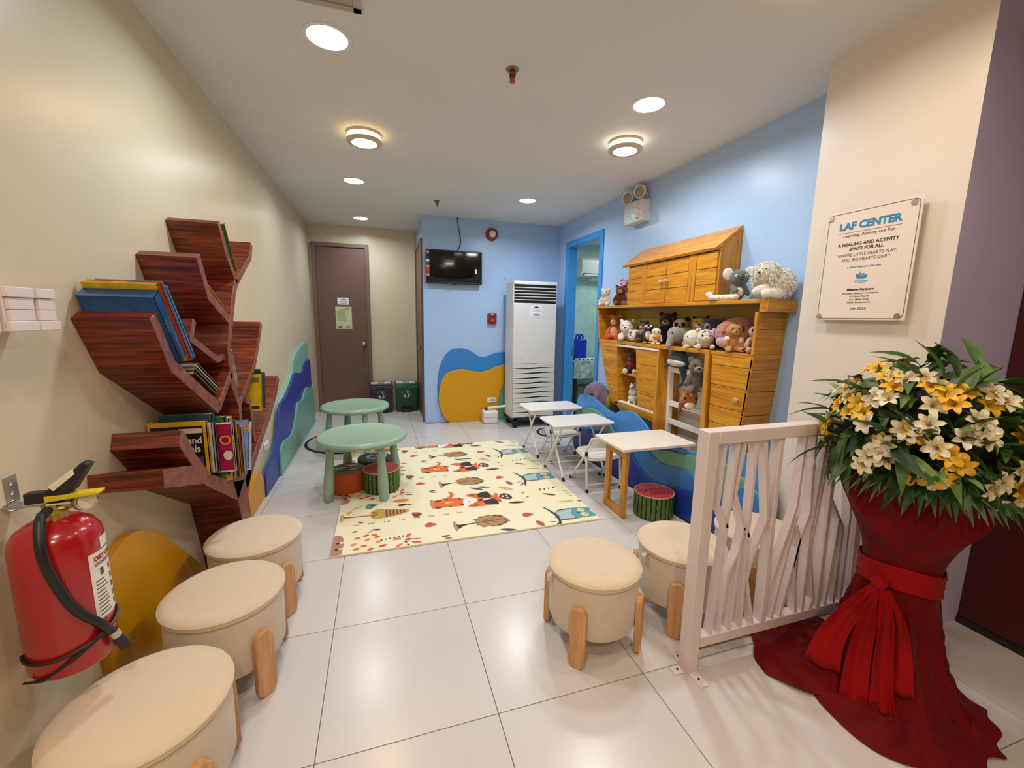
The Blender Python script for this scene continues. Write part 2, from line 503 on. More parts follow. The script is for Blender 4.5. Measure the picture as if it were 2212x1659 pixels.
# ================================================================ TELEVISION WALL
YW = 5.45
tv = thing('television', 'black flat television on the blue wall with a strip of stickers', 'television', (1.83, 5.4, 1.81))
G().bx(1.474, 2.184, 5.365, 5.405, 1.808, 2.215).obj('housing', black_m, tv, 0.004)
m, nt, b = new_mat('screen_gloss')
b.inputs['Base Color'].default_value = rgb('0b0a0c'); b.inputs['Roughness'].default_value = 0.06
G().bx(1.486, 2.172, 5.3635, 5.366, 1.835, 2.203).obj('screen', m, tv)
m2, nt, b = new_mat('crumpled_film')
b.inputs['Base Color'].default_value = rgb('141216'); b.inputs['Roughness'].default_value = 0.08
add_bump(nt, b, noise_node(nt, coords(nt, (6, 1, 26)), 3, 5), 1.0, 0.03)
gf = G()
for i in range(12):
    x0 = 1.49 + i * 0.0566; x1 = x0 + 0.0566
    za = 1.90 - 0.035 * math.sin(i * 0.3) + 0.008 * math.sin(i * 2.1)
    zb = 1.90 - 0.035 * math.sin((i + 1) * 0.3) + 0.008 * math.sin((i + 1) * 2.1)
    ya = 5.3615 + 0.0015 * math.sin(i * 1.7); yb = 5.3615 + 0.0015 * math.sin((i + 1) * 1.7)
    gf.add([(x0, 5.3625, 1.838), (x1, 5.3625, 1.838), (x1, yb, zb), (x0, ya, za)], [(0, 1, 2, 3)])
gf.obj('loose_film', m2, tv)
for i, c in enumerate(['d99a4a', '2a2140', '1d2a5a', 'e8e8ea', '3d6a44', 'c8a55a', 'c23a34', 'a8282c', '8fae8e']):
    G().bx(1.478, 1.516, 5.3605, 5.3635, 2.165 - i * 0.034, 2.195 - i * 0.034).obj('sticker', mat('sticker%d' % i, c, 0.35, var=0.3, vscale=90), tv)
G().bx(2.092, 2.112, 5.3605, 5.3635, 1.945, 2.0).obj('energy_label', white_m, tv)
G().bx(1.80, 1.86, 5.36, 5.38, 1.796, 1.81).obj('sensor', black_m, tv, 0.004)
G().bx(1.6, 2.05, 5.405, 5.45, 1.88, 2.12).obj('wall_bracket', dark_m, tv)
cb = G().tube(smooth_open([(1.88, 5.44, CEIL), (1.885, 5.43, 2.55), (1.91, 5.43, 2.42), (1.92, 5.43, 2.32), (1.895, 5.42, 2.25), (1.87, 5.41, 2.2)], 6), 0.005, 8)
tag(cb.obj('television_cable', dark_m), 'black cable hanging from the ceiling down to the television', 'cable')

al = thing('fire_strobe', 'round red fire alarm sounder high on the blue wall', 'alarm', (2.327, 5.42, 2.455))
G().lathe([(0.078, 0), (0.078, 0.03), (0.07, 0.045), (0.05, 0.05)], (2.327, YW, 2.455), 32, (0, -1, 0)).obj('housing', mat('alarm_red', 'a02622', 0.35), al)
G().lathe([(0.042, 0.045), (0.04, 0.065), (0.02, 0.075), (0.0001, 0.076)], (2.327, YW, 2.455), 24, (0, -1, 0)).obj('lens', mat('lens_clear', 'e9e6e0', 0.15), al)
pu = thing('pull_station', 'red manual fire call point beside the floor-standing cooler', 'alarm', (2.338, 5.42, 1.313))
G().bx(2.28, 2.396, 5.405, YW, 1.313, 1.45).obj('housing', mat('alarm_maroon', '8c2a28', 0.4), pu, 0.006)
G().bx(2.295, 2.381, 5.392, 5.406, 1.335, 1.395).obj('handle', mat('alarm_red2', 'a01c1c', 0.35), pu, 0.003)
G().bx(2.30, 2.376, 5.398, 5.406, 1.402, 1.42).obj('label_bar', mat('label_dark', '3a2c2c', 0.5), pu)
text_obj('lettering', 'FIRE', 0.022, white_m, pu, frame((2.338, 5.4045, 1.426), (1, 0, 0), (0, 0, 1)), bold=0.0006)
text_obj('lettering', 'PULL', 0.016, white_m, pu, frame((2.338, 5.3915, 1.358), (1, 0, 0), (0, 0, 1)))

def mural(name, label, pts, ax, a, b, m, n=6):
    o = G().prism(pts, ax, a, b).obj(name, m, None, 0.003)
    return tag(o, label, 'wall panel', 'painted cut-out wall panels')
mblue = mat('mural_blue', '2f83cc', 0.4, var=0.02)
myel = mat('mural_yellow', 'd79a05', 0.4, var=0.02)
mgreen = mat('mural_green', '6fa697', 0.4, var=0.02)
mmint = mat('mural_mint', '7cb5a6', 0.4, var=0.02)
mnavy = mat('mural_navy', '243a93', 0.4, var=0.02)
top = smooth_open([(1.615, 0.30), (1.612, 0.52), (1.64, 0.73), (1.7, 0.88), (1.78, 0.965), (1.87, 0.99), (1.97, 0.985), (2.06, 0.95), (2.15, 0.89), (2.225, 0.872), (2.32, 0.9), (2.4, 0.93), (2.52, 0.935), (2.7, 0.9)], 5)
mural('wall_panel', 'blue cut-out hill panel on the television wall', top + [(2.9, 0.8), (2.9, 0), (1.75, 0), (1.66, 0.1)], 'y', 5.432, YW, mblue)
mural('wall_panel', 'pale green cut-out panel peeking out behind the floor-standing cooler', smooth_open([(2.42, 0.0), (2.42, 0.2), (2.43, 0.42), (2.5, 0.62)], 5) + [(2.75, 0.6), (2.75, 0)], 'y', 5.42, 5.431, mgreen)
top = smooth_open([(1.76, 0), (1.68, 0.09), (1.635, 0.22), (1.62, 0.34), (1.64, 0.5), (1.68, 0.61), (1.76, 0.68), (1.86, 0.71), (1.95, 0.715), (2.06, 0.69), (2.17, 0.675), (2.27, 0.69), (2.37, 0.73), (2.47, 0.755), (2.52, 0.75), (2.5, 0.5), (2.46, 0.4), (2.43, 0.25), (2.42, 0.0)], 4)
mural('wall_panel', 'large mustard yellow cut-out panel beside the floor-standing cooler', top, 'y', 5.405, 5.432, myel)

# floor-standing air conditioner
ac = thing('floor_air_conditioner', 'tall white floor-standing air conditioner with louvred top', 'air conditioner', (2.77, 5.12, 0))
acw = mat('ac_white', 'e2e0df', 0.38, var=0.012)
AX0, AX1, AY0, AY1 = 2.488, 3.058, 4.95, 5.29
G().bx(AX0, AX1, AY0 + 0.02, AY1, 0.12, 1.845).obj('cabinet', acw, ac, 0.008)
G().bx(AX0 + 0.003, AX1 - 0.003, AY0, AY0 + 0.02, 0.826, 1.58).obj('front_panel', acw, ac, 0.006)
G().bx(AX0 + 0.002, AX1 - 0.002, AY0, AY0 + 0.022, 1.805, 1.846).obj('top_cap', acw, ac, 0.006)
G().bx(AX0 + 0.008, AX1 - 0.008, AY0 + 0.012, AY0 + 0.022, 1.58, 1.806).obj('outlet_recess', mat('ac_black', '0c0c0d', 0.6), ac)
for i in range(5):
    z = 1.618 + i * 0.037
    G().box((2.773, AY0 + 0.004, z), (0.552, 0.02, 0.006), (rad(-18), 0, 0)).obj('louver', acw, ac)
G().bx(AX0 + 0.004, AX1 - 0.004, AY0 + 0.012, AY0 + 0.022, 0.14, 0.822).obj('intake_recess', mat('ac_dark', '15161a', 0.6), ac)
nsl = 22
for i in range(nsl):
    z = 0.155 + i * (0.66 / (nsl - 1))
    ph = 1 if i % 2 else -1
    pts_t = []; pts_b = []
    for k in range(17):
        x = AX0 + 0.004 + (0.562) * k / 16
        s = math.sin(PI * k / 16)
        u = (k / 16 - (0.35 if ph > 0 else 0.65))
        dz = 0.012 * math.exp(-(u / 0.28) ** 2)
        pts_t.append((x, z + 0.0150 - (dz if ph > 0 else 0)))
        pts_b.append((x, z - 0.0150 + (dz if ph < 0 else 0)))
    G().prism(pts_t + pts_b[::-1], 'y', AY0, AY0 + 0.013).obj('intake_slat', acw, ac)
for x in (AX0 + 0.02, AX1 - 0.07):
    for y in (AY0 - 0.005, AY1 - 0.05):
        G().bx(x, x + 0.05, y, y + 0.05, 0, 0.12).obj('foot', dark_m, ac)
G().bx(AX0 - 0.01, AX1 + 0.01, AY0 - 0.005, AY1 + 0.005, 0.085, 0.12).obj('base_frame', dark_m, ac, 0.004)
G().bx(2.70, 2.86, AY0 - 0.0015, AY0, 1.418, 1.545).obj('decal', mat('decal_white', 'eef1f4', 0.4), ac)
G().prism([(2.785 + 0.03 * math.cos(a * PI / 8), 1.532 + 0.011 * math.sin(a * PI / 8)) for a in range(16)], 'y', AY0 - 0.0025, AY0 - 0.001).obj('badge', mat('decal_blue', '24356e', 0.4), ac)
G().bx(2.735, 2.845, AY0 - 0.0025, AY0 - 0.001, 1.485, 1.51).obj('rating_label', mat('decal_pale', 'cfd9d2', 0.5), ac)
G().bx(2.745, 2.83, AY0 - 0.0025, AY0 - 0.001, 1.432, 1.445).obj('print_line', mat('decal_navy', '2a3566', 0.5), ac)
G().lathe([(0.01, 0), (0.008, 0.006), (0.0001, 0.007)], (2.585, AY0, 0.905), 14, (0, -1, 0)).obj('knob', white_m, ac)

dh = thing('drain_pump', 'small white rounded box with a pipe on the floor beside the cooler', 'pump box', (2.285, 5.25, 0))
G().bx(2.187, 2.385, 5.22, 5.38, 0.0, 0.172).obj('case', white_m, dh, 0.025, 4)
G().bx(2.2, 2.372, 5.217, 5.222, 0.085, 0.09).obj('seam', mat('seam', 'b9b6b2', 0.5), dh)
G().tube([(2.23, 5.29, 0.165), (2.235, 5.29, 0.195), (2.27, 5.29, 0.205), (2.49, 5.26, 0.225)], 0.016, 10).obj('pipe', white_m, dh)
G().ell((2.232, 5.285, 0.195), (0.022, 0.022, 0.024)).obj('elbow', mat('elbow_navy', '2a3a66', 0.4), dh)
ou = thing('wall_outlet', 'white double socket on the mustard yellow panel', 'outlet', (2.33, 5.4, 0.24))
G().bx(2.273, 2.39, 5.393, 5.405, 0.252, 0.322).obj('plate', white_m, ou, 0.003)
for x in (2.305, 2.34, 2.362):
    G().bx(x, x + 0.012, 5.391, 5.394, 0.275, 0.3).obj('socket_hole', dark_m, ou)
sc1 = thing('wall_screws', 'two small screws left in the blue wall above the cooler', 'screws', (2.42, 5.44, 1.9))
for z in (2.02, 1.91):
    G().lathe([(0.006, 0), (0.004, 0.006), (0.0001, 0.006)], (2.515, YW, z), 8, (0, -1, 0)).obj('screw', dark_m, sc1)

# notices on the brown door
n1 = thing('door_notice', 'small white notice taped on the brown door', 'notice', (0.42, 6.5, 1.543), 'paper notices on the brown door')
G().bx(0.347, 0.498, 6.5015, 6.505, 1.543, 1.64).obj('sheet', mat('paper', 'e4e6ec', 0.6), n1)
for i, (a, b_, c) in enumerate([(0.40, 0.46, 1.612), (0.375, 0.475, 1.59), (0.37, 0.48, 1.575), (0.38, 0.47, 1.56)]):
    G().bx(a, b_, 6.5, 6.5016, c, c + (0.012 if i == 0 else 0.004)).obj('print_line', mat('ink_grey', '7b8592', 0.6), n1)
n2 = thing('door_poster', 'pale yellow-green poster taped below the notice on the brown door', 'poster', (0.42, 6.5, 1.197), 'paper notices on the brown door')
G().bx(0.315, 0.531, 6.5015, 6.505, 1.197, 1.514).obj('sheet', mat('paper_yellow', 'c6cba0', 0.6), n2)
for i in range(11):
    z = 1.455 - i * 0.0145
    G().bx(0.335, 0.335 + random.uniform(0.1, 0.17), 6.5, 6.5016, z, z + 0.004).obj('print_line', mat('ink_green', '7b8a63', 0.6), n2)
for x in (0.45, 0.475, 0.5):
    G().prism([(x + 0.009 * math.cos(a), 1.493 + 0.009 * math.sin(a)) for a in [i * PI / 6 for i in range(12)]], 'y', 6.5, 6.5016).obj('logo_dot', mat('ink_dark', '2c3a30', 0.6), n2)
G().bx(0.37, 0.51, 6.5, 6.5016, 1.468, 1.478).obj('print_title', mat('ink_green2', '5f7a4c', 0.6), n2)
G().prism([(0.34, 1.215), (0.36, 1.25), (0.375, 1.235), (0.39, 1.26), (0.395, 1.215)], 'y', 6.5, 6.5016).obj('drawing', mat('ink_dark2', '4a5548', 0.6), n2)
G().prism([(0.44, 1.215), (0.45, 1.25), (0.5, 1.25), (0.51, 1.215)], 'y', 6.5, 6.5016).obj('drawing', mat('ink_olive', 'a9a867', 0.6), n2)

# waste bins
def bin_(x0, x1, label, c, rim):
    t = thing('waste_bin', label, 'bin', ((x0 + x1) / 2, 6.3, 0), 'pedal bins in the alcove')
    y0, y1 = 6.19, 6.46
    bm_ = mat('bin_' + c, c, 0.45)
    rm_ = mat('binrim_' + c, rim, 0.4)
    i = 0.022
    g = G()
    g.add([(x0 + i, y0 + i, 0), (x1 - i, y0 + i, 0), (x1 - i, y1 - i, 0), (x0 + i, y1 - i, 0), (x0 + 0.008, y0 + 0.008, 0.36), (x1 - 0.008, y0 + 0.008, 0.36), (x1 - 0.008, y1 - 0.008, 0.36), (x0 + 0.008, y1 - 0.008, 0.36)],
          [(3, 2, 1, 0), (4, 5, 6, 7), (0, 1, 5, 4), (1, 2, 6, 5), (2, 3, 7, 6), (3, 0, 4, 7)])
    g.obj('body', bm_, t, 0.012)
    G().bx(x0, x1, y0, y1, 0.345, 0.40).obj('rim', rm_, t, 0.01)
    G().bx(x0 + 0.006, x1 - 0.006, y0 + 0.006, y1 - 0.006, 0.40, 0.425).obj('lid', rm_, t, 0.008)
    xc = (x0 + x1) / 2
    for dx, wd, cc in ((-0.09, 0.1, 'dcd9d2'), (0.0, 0.06, 'b5a489'), (0.085, 0.09, 'd2d6d4')):
        G().box((xc + dx, 6.32, 0.4265), (wd, 0.17, 0.002)).obj('lid_sticker', mat('lid_' + cc, cc, 0.5, var=0.2, vscale=60), t)
    em = mat('bin_emblem', 'c8cdc8', 0.5)
    ring = [(xc + 0.06 * math.cos(a), 0.268 + 0.06 * math.sin(a)) for a in [k * PI / 16 for k in range(32)]]
    gi = G()
    for k in range(32):
        p, q = ring[k], ring[(k + 1) % 32]
        s_ = 0.88
        pi_, qi = [((a[0] - xc) * s_ + xc, (a[1] - 0.268) * s_ + 0.268) for a in (p, q)]
        gi.prism([p, q, qi, pi_], 'y', y0 + 0.006, y0 + 0.014)
    gi.prism([(xc + 0.018 + 0.011 * math.cos(a), 0.302 + 0.011 * math.sin(a)) for a in [k * PI / 6 for k in range(12)]], 'y', y0 + 0.006, y0 + 0.014)
    gi.prism([(xc + 0.004, 0.288), (xc + 0.028, 0.286), (xc + 0.034, 0.235), (xc + 0.03, 0.222), (xc + 0.016, 0.222), (xc + 0.014, 0.26), (xc - 0.012, 0.27), (xc - 0.012, 0.262), (xc + 0.005, 0.25)], 'y', y0 + 0.006, y0 + 0.014)
    gi.prism([(xc - 0.034, 0.262), (xc - 0.004, 0.256), (xc - 0.008, 0.222), (xc - 0.03, 0.222)], 'y', y0 + 0.006, y0 + 0.014)
    gi.obj('emblem', em, t)
    G().bx(xc - 0.075, xc + 0.075, y0 - 0.02, y0 + 0.02, 0.015, 0.035).obj('pedal', mat('pedal' + c, shade(c, 0.7), 0.5), t, 0.004)
    G().bx(xc - 0.08, xc + 0.08, y0 + 0.014, y0 + 0.03, 0.0, 0.09).obj('pedal_recess', mat('pedalr' + c, shade(c, 0.45), 0.7), t)
bin_(0.735, 1.07, 'dark grey pedal waste bin beside the brown door', '2b2b2f', '35353a')
bin_(1.09, 1.42, 'green pedal waste bin beside the television wall corner', '0f4a25', '1c5f43')

# ================================================================ SIDE ROOM CONTENTS
sp = thing('split_air_conditioner', 'white wall-mounted air conditioner seen through the blue doorway', 'air conditioner', (4.15, 5.7, 2.0))
G().prism([(5.85, 2.02), (5.85, 2.28), (5.66, 2.28), (5.62, 2.25), (5.615, 2.1), (5.66, 2.03)], 'x', 3.72, 4.62).obj('case', white_m, sp, 0.01)
G().bx(3.76, 4.58, 5.64, 5.7, 2.035, 2.06).obj('outlet_slot', dark_m, sp)
G().box((4.17, 5.635, 2.04), (0.8, 0.05, 0.006), (rad(35), 0, 0)).obj('flap', white_m, sp)
G().bx(3.95, 4.3, 5.72, 5.85, 1.97, 2.02).obj('drain_cover', white_m, sp)
tb = thing('side_table', 'table under a pale grey-green patterned cloth in the side room', 'table', (3.95, 5.45, 0))
cl = mat('table_cloth', 'a3b8b2', 0.8, var=0.35, vscale=14)
G().bx(3.46, 4.4, 5.2, 5.8, 0.79, 0.815).obj('tabletop', mat('table_top', '9fb5ac', 0.6), tb)
gc = G(); n = 40
for i in range(n):
    xa = 3.45 + 0.96 * i / n; xb = 3.45 + 0.96 * (i + 1) / n
    ya = 5.19 + 0.006 * math.sin(i * 0.9); yb = 5.19 + 0.006 * math.sin((i + 1) * 0.9)
    gc.add([(xa, 5.195, 0.82), (xb, 5.195, 0.82), (xb, yb, 0.58), (xa, ya, 0.58)], [(0, 1, 2, 3)])
gc.bx(3.448, 4.412, 5.195, 5.81, 0.815, 0.821)
gc.obj('cloth', cl, tb)
for x in (3.5, 4.36):
    for y in (5.24, 5.76): G().bx(x - 0.02, x + 0.02, y - 0.02, y + 0.02, 0, 0.79).obj('leg', dark_m, tb)
jg = thing('water_jug', 'blue plastic water container standing on the side room table', 'container', (3.62, 5.4, 0.821))
jm = mat('jug_blue', '1438c4', 0.35)
G().bx(3.535, 3.715, 5.33, 5.5, 0.822, 1.12).obj('body', jm, jg, 0.03, 4)
G().tube(smooth_open([(3.57, 5.415, 1.11), (3.575, 5.415, 1.165), (3.625, 5.415, 1.175), (3.675, 5.415, 1.165), (3.68, 5.415, 1.11)], 4), 0.013, 8).obj('handle', jm, jg)
G().lathe([(0.024, 0), (0.024, 0.05), (0.02, 0.055), (0.0001, 0.055)], (3.6, 5.36, 1.115), 16).obj('cap', jm, jg)
tr = thing('extension_strip', 'white multi-socket strip along the edge of the side room table', 'power strip', (3.7, 5.25, 0.821))
G().bx(3.5, 3.86, 5.225, 5.275, 0.822, 0.855).obj('body', white_m, tr, 0.005)
for i in range(5): G().bx(3.53 + i * 0.065, 3.56 + i * 0.065, 5.224, 5.24, 0.83, 0.846).obj('socket', dark_m, tr)
st = thing('plastic_stool', 'olive beige plastic stool under the side room table', 'stool', (3.86, 5.35, 0))
om = mat('olive_plastic', '8f9377', 0.45)
G().bx(3.68, 4.02, 5.22, 5.52, 0.42, 0.45).obj('seat', om, st, 0.01)
for x, sx in ((3.69, -1), (4.01, 1)):
    for y, sy in ((5.23, -1), (5.51, 1)):
        G().cyl((x, y, 0.42), (x + 0.03 * sx, y + 0.03 * sy, 0), 0.022, 0.018, 8).obj('leg', om, st)
G().bx(3.68, 4.02, 5.215, 5.225, 0.36, 0.42).obj('apron', om, st)

# ================================================================ LEFT WALL CUT-OUTS
def wallpan(label, pts, x0, x1, m):
    return tag(G().prism(pts, 'x', x0, x1).obj('wall_panel', m, None, 0.003), label, 'wall panel', 'painted cut-out wall panels')
pt = smooth_open([(3.44, 0.0), (3.5, 0.117), (3.68, 0.189), (3.86, 0.254), (3.97, 0.358), (4.06, 0.5), (4.153, 0.59), (4.292, 0.632), (4.538, 0.7), (4.8, 0.79), (4.95, 0.925), (5.2, 0.99), (5.45, 1.03), (5.66, 1.051), (5.86, 1.035), (5.9, 0.9), (5.915, 0.7)], 4)
wallpan('mint green cut-out hill panel on the left wall, tallest', pt + [(5.915, 0.0)], 0.0, 0.022, mmint)
pt = smooth_open([(3.46, 0.0), (3.47, 0.1), (3.52, 0.187), (3.77, 0.263), (3.93, 0.38), (4.0, 0.5), (4.124, 0.6), (4.35, 0.622), (4.6, 0.69), (4.8, 0.77), (4.95, 0.775), (5.15, 0.74), (5.33, 0.74), (5.5, 0.81), (5.7, 0.835), (5.87, 0.8), (5.885, 0.6)], 4)
wallpan('navy blue cut-out panel on the left wall', pt + [(5.89, 0.0)], 0.022, 0.042, mnavy)
pt = smooth_open([(3.9, 0.0), (3.91, 0.15), (3.96, 0.24), (4.1, 0.262), (4.34, 0.235), (4.5, 0.26), (4.63, 0.34), (4.78, 0.455), (4.9, 0.468), (5.05, 0.445), (5.2, 0.5), (5.4, 0.54), (5.569, 0.515), (5.7, 0.462), (5.8, 0.452), (5.89, 0.5), (5.9, 0.3)], 4)
wallpan('teal cut-out panel at the foot of the left wall', pt + [(5.905, 0.0)], 0.042, 0.062, mgreen)
pt = smooth_open([(3.0, 0.0), (3.04, 0.12), (3.12, 0.19), (3.22, 0.235), (3.33, 0.24), (3.42, 0.2), (3.462, 0.12), (3.465, 0.0)], 5)
wallpan('small mustard yellow cut-out panel just beyond the tree trunk', pt, 0.0, 0.03, myel)
pt = smooth_open([(1.575, 0.0), (1.56, 0.25), (1.565, 0.46), (1.6, 0.55), (1.67, 0.588), (1.74, 0.6), (1.82, 0.58), (1.93, 0.51), (2.06, 0.385), (2.18, 0.26), (2.30, 0.13), (2.395, 0.0)], 4)
wallpan('large mustard yellow cut-out panel behind the padded stools', pt, 0.0, 0.03, myel)
oo = thing('wall_outlet', 'small white socket plate on the left wall beyond the tree trunk', 'outlet', (0, 3.69, 0.31))
G().bx(0, 0.014, 3.625, 3.75, 0.315, 0.37).obj('plate', white_m, oo, 0.003)
G().bx(0.013, 0.016, 3.655, 3.68, 0.33, 0.355).obj('socket', mat('socket_grey', 'c9c6c0', 0.5), oo)
G().bx(0.013, 0.016, 3.695, 3.72, 0.33, 0.355).obj('socket', mat('socket_grey', 'c9c6c0', 0.5), oo)
# white dispenser boxes at the left edge
wp = mat('white_card', 'e2d6d4', 0.55, var=0.02)
wps = mat('white_card_side', 'c8bcb4', 0.55, var=0.02)
def dispenser(y0, y1, label):
    t = thing('white_box', label, 'box', (0, (y0 + y1) / 2, 1.34), 'white wall boxes at the left edge')
    G().bx(0.0, 0.088, y0, y1, 1.343, 1.447).obj('body', wp, t, 0.002)
    G().bx(0.088, 0.1, y0, y1, 1.423, 1.447).obj('top_flap', wp, t, 0.002)
    G().bx(0.088, 0.1, y0 - 0.002, y1 + 0.004, 1.343, 1.367).obj('bottom_flap', wp, t, 0.002)
    G().bx(0.088, 0.096, y0 + 0.006, y1, 1.395, 1.422).obj('card', wp, t, 0.001)
    G().bx(0.088, 0.095, y0 + 0.007, y1, 1.368, 1.394).obj('card', wp, t, 0.001)
dispenser(1.278, 1.358, 'white card box on the left wall, next to the rounded grey-white plate')
dispenser(1.368, 1.430, 'white card box on the left wall, nearer the bookshelf')
pl = thing('wall_plate', 'rounded grey-white plastic cover cut by the left edge', 'cover', (0, 1.2, 1.34))
G().bx(0.0, 0.095, 1.13, 1.262, 1.335, 1.452).obj('cover', wp, pl, 0.012, 3)

# ================================================================ TREE BOOKSHELF
DX = 0.205
mahog = wood_mat('mahogany', [(0.30, '2f0d06'), (0.45, '5e1f10'), (0.58, '82331a'), (0.72, 'a04a24')], (1.2, 16, 22), 0.38, 0.25, 3.0)
mahog_e = wood_mat('mahogany_edge', [(0.3, '5c2c22'), (0.5, '7d4031'), (0.7, '8f5340')], (3, 9, 9), 0.42, 0.15, 4.0)
ts = thing('tree_bookshelf', 'reddish wooden wall bookshelf shaped like a branching tree', 'bookshelf', (0, 2.45, 0))
def board(name, pts, wd, w1=None, x1=DX):
    gg = G()
    pol = band(pts, wd, w1)
    gg.prism(pol, 'x', 0.001, x1)
    o = gg.obj(name, [mahog, mahog_e], ts, 0.002)
    for p in o.data.polygons:
        if p.normal.x > 0.9: p.material_index = 1
    return o
board('branch_board', [(2.372, 1.815), (2.45, 1.682), (2.575, 1.555)], 0.034)
board('branch_board', [(2.905, 1.80), (2.868, 1.722), (2.575, 1.555)], 0.036)
board('stem', [(2.575, 1.565), (2.516, 1.500), (2.428, 1.345), (2.36, 1.219), (2.375, 1.042), (2.454, 0.925), (2.445, 0.80), (2.42, 0.6)], 0.045)
board('branch_board', [(2.09, 1.628), (2.172, 1.469), (2.41, 1.36)], 0.044)
board('branch_board', [(2.989, 1.335), (2.934, 1.264), (2.773, 1.092), (2.47, 0.935)], 0.036)
board('branch_board', [(1.672, 1.382), (1.772, 1.205), (2.165, 0.968)], 0.05)
board('branch_board', [(2.165, 0.968), (2.365, 1.10)], 0.04)
board('branch_board', [(3.338, 0.943), (3.234, 0.854), (3.02, 0.742), (2.72, 0.62), (2.44, 0.49)], 0.045, 0.07)
board('bracket', [(2.556, 0.93), (2.629, 0.905), (2.662, 0.66)], 0.03)
board('inner_board', [(2.037, 1.363), (1.99, 1.29), (2.25, 1.18), (2.36, 1.19)], 0.03, x1=0.19)
def bpoly(name, pts):
    o = G().prism(pts, 'x', 0.001, DX).obj(name, [mahog, mahog_e], ts, 0.002)
    for p in o.data.polygons:
        if p.normal.x > 0.9: p.material_index = 1
bpoly('low_board', [(1.778, 0.968), (1.752, 0.912), (1.843, 0.805), (1.938, 0.69), (2.301, 0.464), (2.42, 0.53), (2.272, 0.575), (1.999, 0.716), (1.876, 0.845), (1.802, 0.957)])
bpoly('bench_board', [(1.622, 0.872), (1.838, 0.812), (1.93, 0.70), (1.613, 0.81)])
bpoly('trunk', [(2.25, 0.585), (2.301, 0.464), (2.42, 0.0), (2.56, 0.0), (2.485, 0.30), (2.46, 0.43), (2.57, 0.55), (2.50, 0.60), (2.40, 0.57)])

pages_m = mat('book_pages', 'd8d0bd', 0.8, var=0.1, vscale=120)
def book(cy, cz, length, thick, ang, x0, x1, colr, label, spine='top', title=None, tcol='ffffff'):
    """a book whose thickness lies in the y-z plane; ang = tilt of its long side from vertical (deg, + leans to -y)"""
    t = thing('book', label, 'book', ((x0 + x1) / 2, cy, cz), 'books in the tree bookshelf')
    cm = mat('cover_' + colr, colr, 0.35, var=0.12, vscale=25)
    M = Matrix.Translation((0, cy, cz)) @ Matrix.Rotation(rad(ang), 4, 'X')
    ct = min(0.003, thick * 0.25)
    gg = G(); gg.T = M
    gg.bx(x0, x1, -thick / 2, -thick / 2 + ct, -length / 2, length / 2)
    gg.bx(x0, x1, thick / 2 - ct, thick / 2, -length / 2, length / 2)
    if thick > 0.04 and ang: gg.bx(x0, x1, -thick / 2, thick / 2, length / 2 - ct, length / 2)
    gg.bx(x1 - ct, x1, -thick / 2, thick / 2, -length / 2, length / 2)
    gg.obj('cover', cm, t)
    gg = G(); gg.T = M
    gg.bx(x0 + 0.002, x1 - ct, -thick / 2 + ct, thick / 2 - ct, -length / 2 + 0.003, length / 2 - 0.003)
    gg.obj('pages', pages_m, t)
    return t, M, thick, length
def deco(t, M, boxes):
    for nm, x0, x1, y0, y1, z0, z1, c in boxes:
        gg = G(); gg.T = M; gg.bx(x0, x1, y0, y1, z0, z1)
        gg.obj(nm, mat('print_' + c, c, 0.4, var=0.15, vscale=40), t)
def stack(B0, ang, items, flat=True):
    n_ = Vector((math.cos(rad(ang)), math.sin(rad(ang)))); ax = Vector((-math.sin(rad(ang)), math.cos(rad(ang))))
    acc = 0.0
    for L, t_, x0, x1, c, lb in items:
        p = Vector(B0) + n_ * (acc + t_ / 2) + ax * (L / 2 - (acc * math.tan(rad(ang)) if flat else 0))
        book(p.x, p.y, L, t_, ang, x0, x1, c, lb)
        acc += t_ + 0.0012
# pocket on the big left branch
stack((1.815, 1.212), 33, [
    (0.272, 0.048, 0.012, 0.214, '1f4d86', 'thick dark blue picture book leaning in the big left pocket'),
    (0.325, 0.009, 0.012, 0.212, 'd9bb2c', 'thin yellow board book behind the thick blue one'),
    (0.330, 0.010, 0.02, 0.220, 'c8463f', 'thin red book in the big left pocket'),
    (0.325, 0.026, 0.03, 0.214, '1f6f96', 'teal blue book in the big left pocket'),
    (0.315, 0.020, 0.03, 0.212, '4a7fc4', 'light blue storybook with a cream picture in the big left pocket')])
stack((2.135, 1.030), 58.7, [
    (0.235, 0.018, 0.03, 0.206, '4a3a2c', 'dark brown paperback lying lowest in the big left pocket'),
    (0.235, 0.016, 0.03, 0.206, '6f5f4c', 'grey brown paperback lying low in the big left pocket'),
    (0.225, 0.012, 0.03, 0.206, 'd8d4cc', 'white paperback lying low in the big left pocket'),
    (0.215, 0.012, 0.03, 0.206, '7a4a34', 'thin rust brown paperback on top of the low pile in the big left pocket')], False)
# middle pocket
stack((2.372, 1.412), 62, [
    (0.25, 0.006, 0.02, 0.2, 'd8a23c', 'thin orange booklet in the middle left pocket'),
    (0.18, 0.016, 0.02, 0.192, 'c3ac5c', 'mustard book with red edge leaning in the middle left pocket')], False)
# top pocket
stack((2.535, 1.612), 32, [
    (0.205, 0.013, 0.02, 0.19, 'cbc4c4', 'thin white book in the top pocket of the tree'),
    (0.205, 0.012, 0.02, 0.196, 'b9a9a6', 'thin pale pink book in the top pocket of the tree'),
    (0.245, 0.018, 0.01, 0.205, '5f7d22', 'tall olive green book in the top pocket of the tree'),
    (0.19, 0.013, 0.01, 0.2, 'e0b32c', 'yellow book behind the green one in the top pocket of the tree')])
# right middle pocket
book(2.445, 1.115, 0.20, 0.012, 17, 0.04, 0.2, 'd5d2c6', 'single white booklet in the narrow middle pocket')
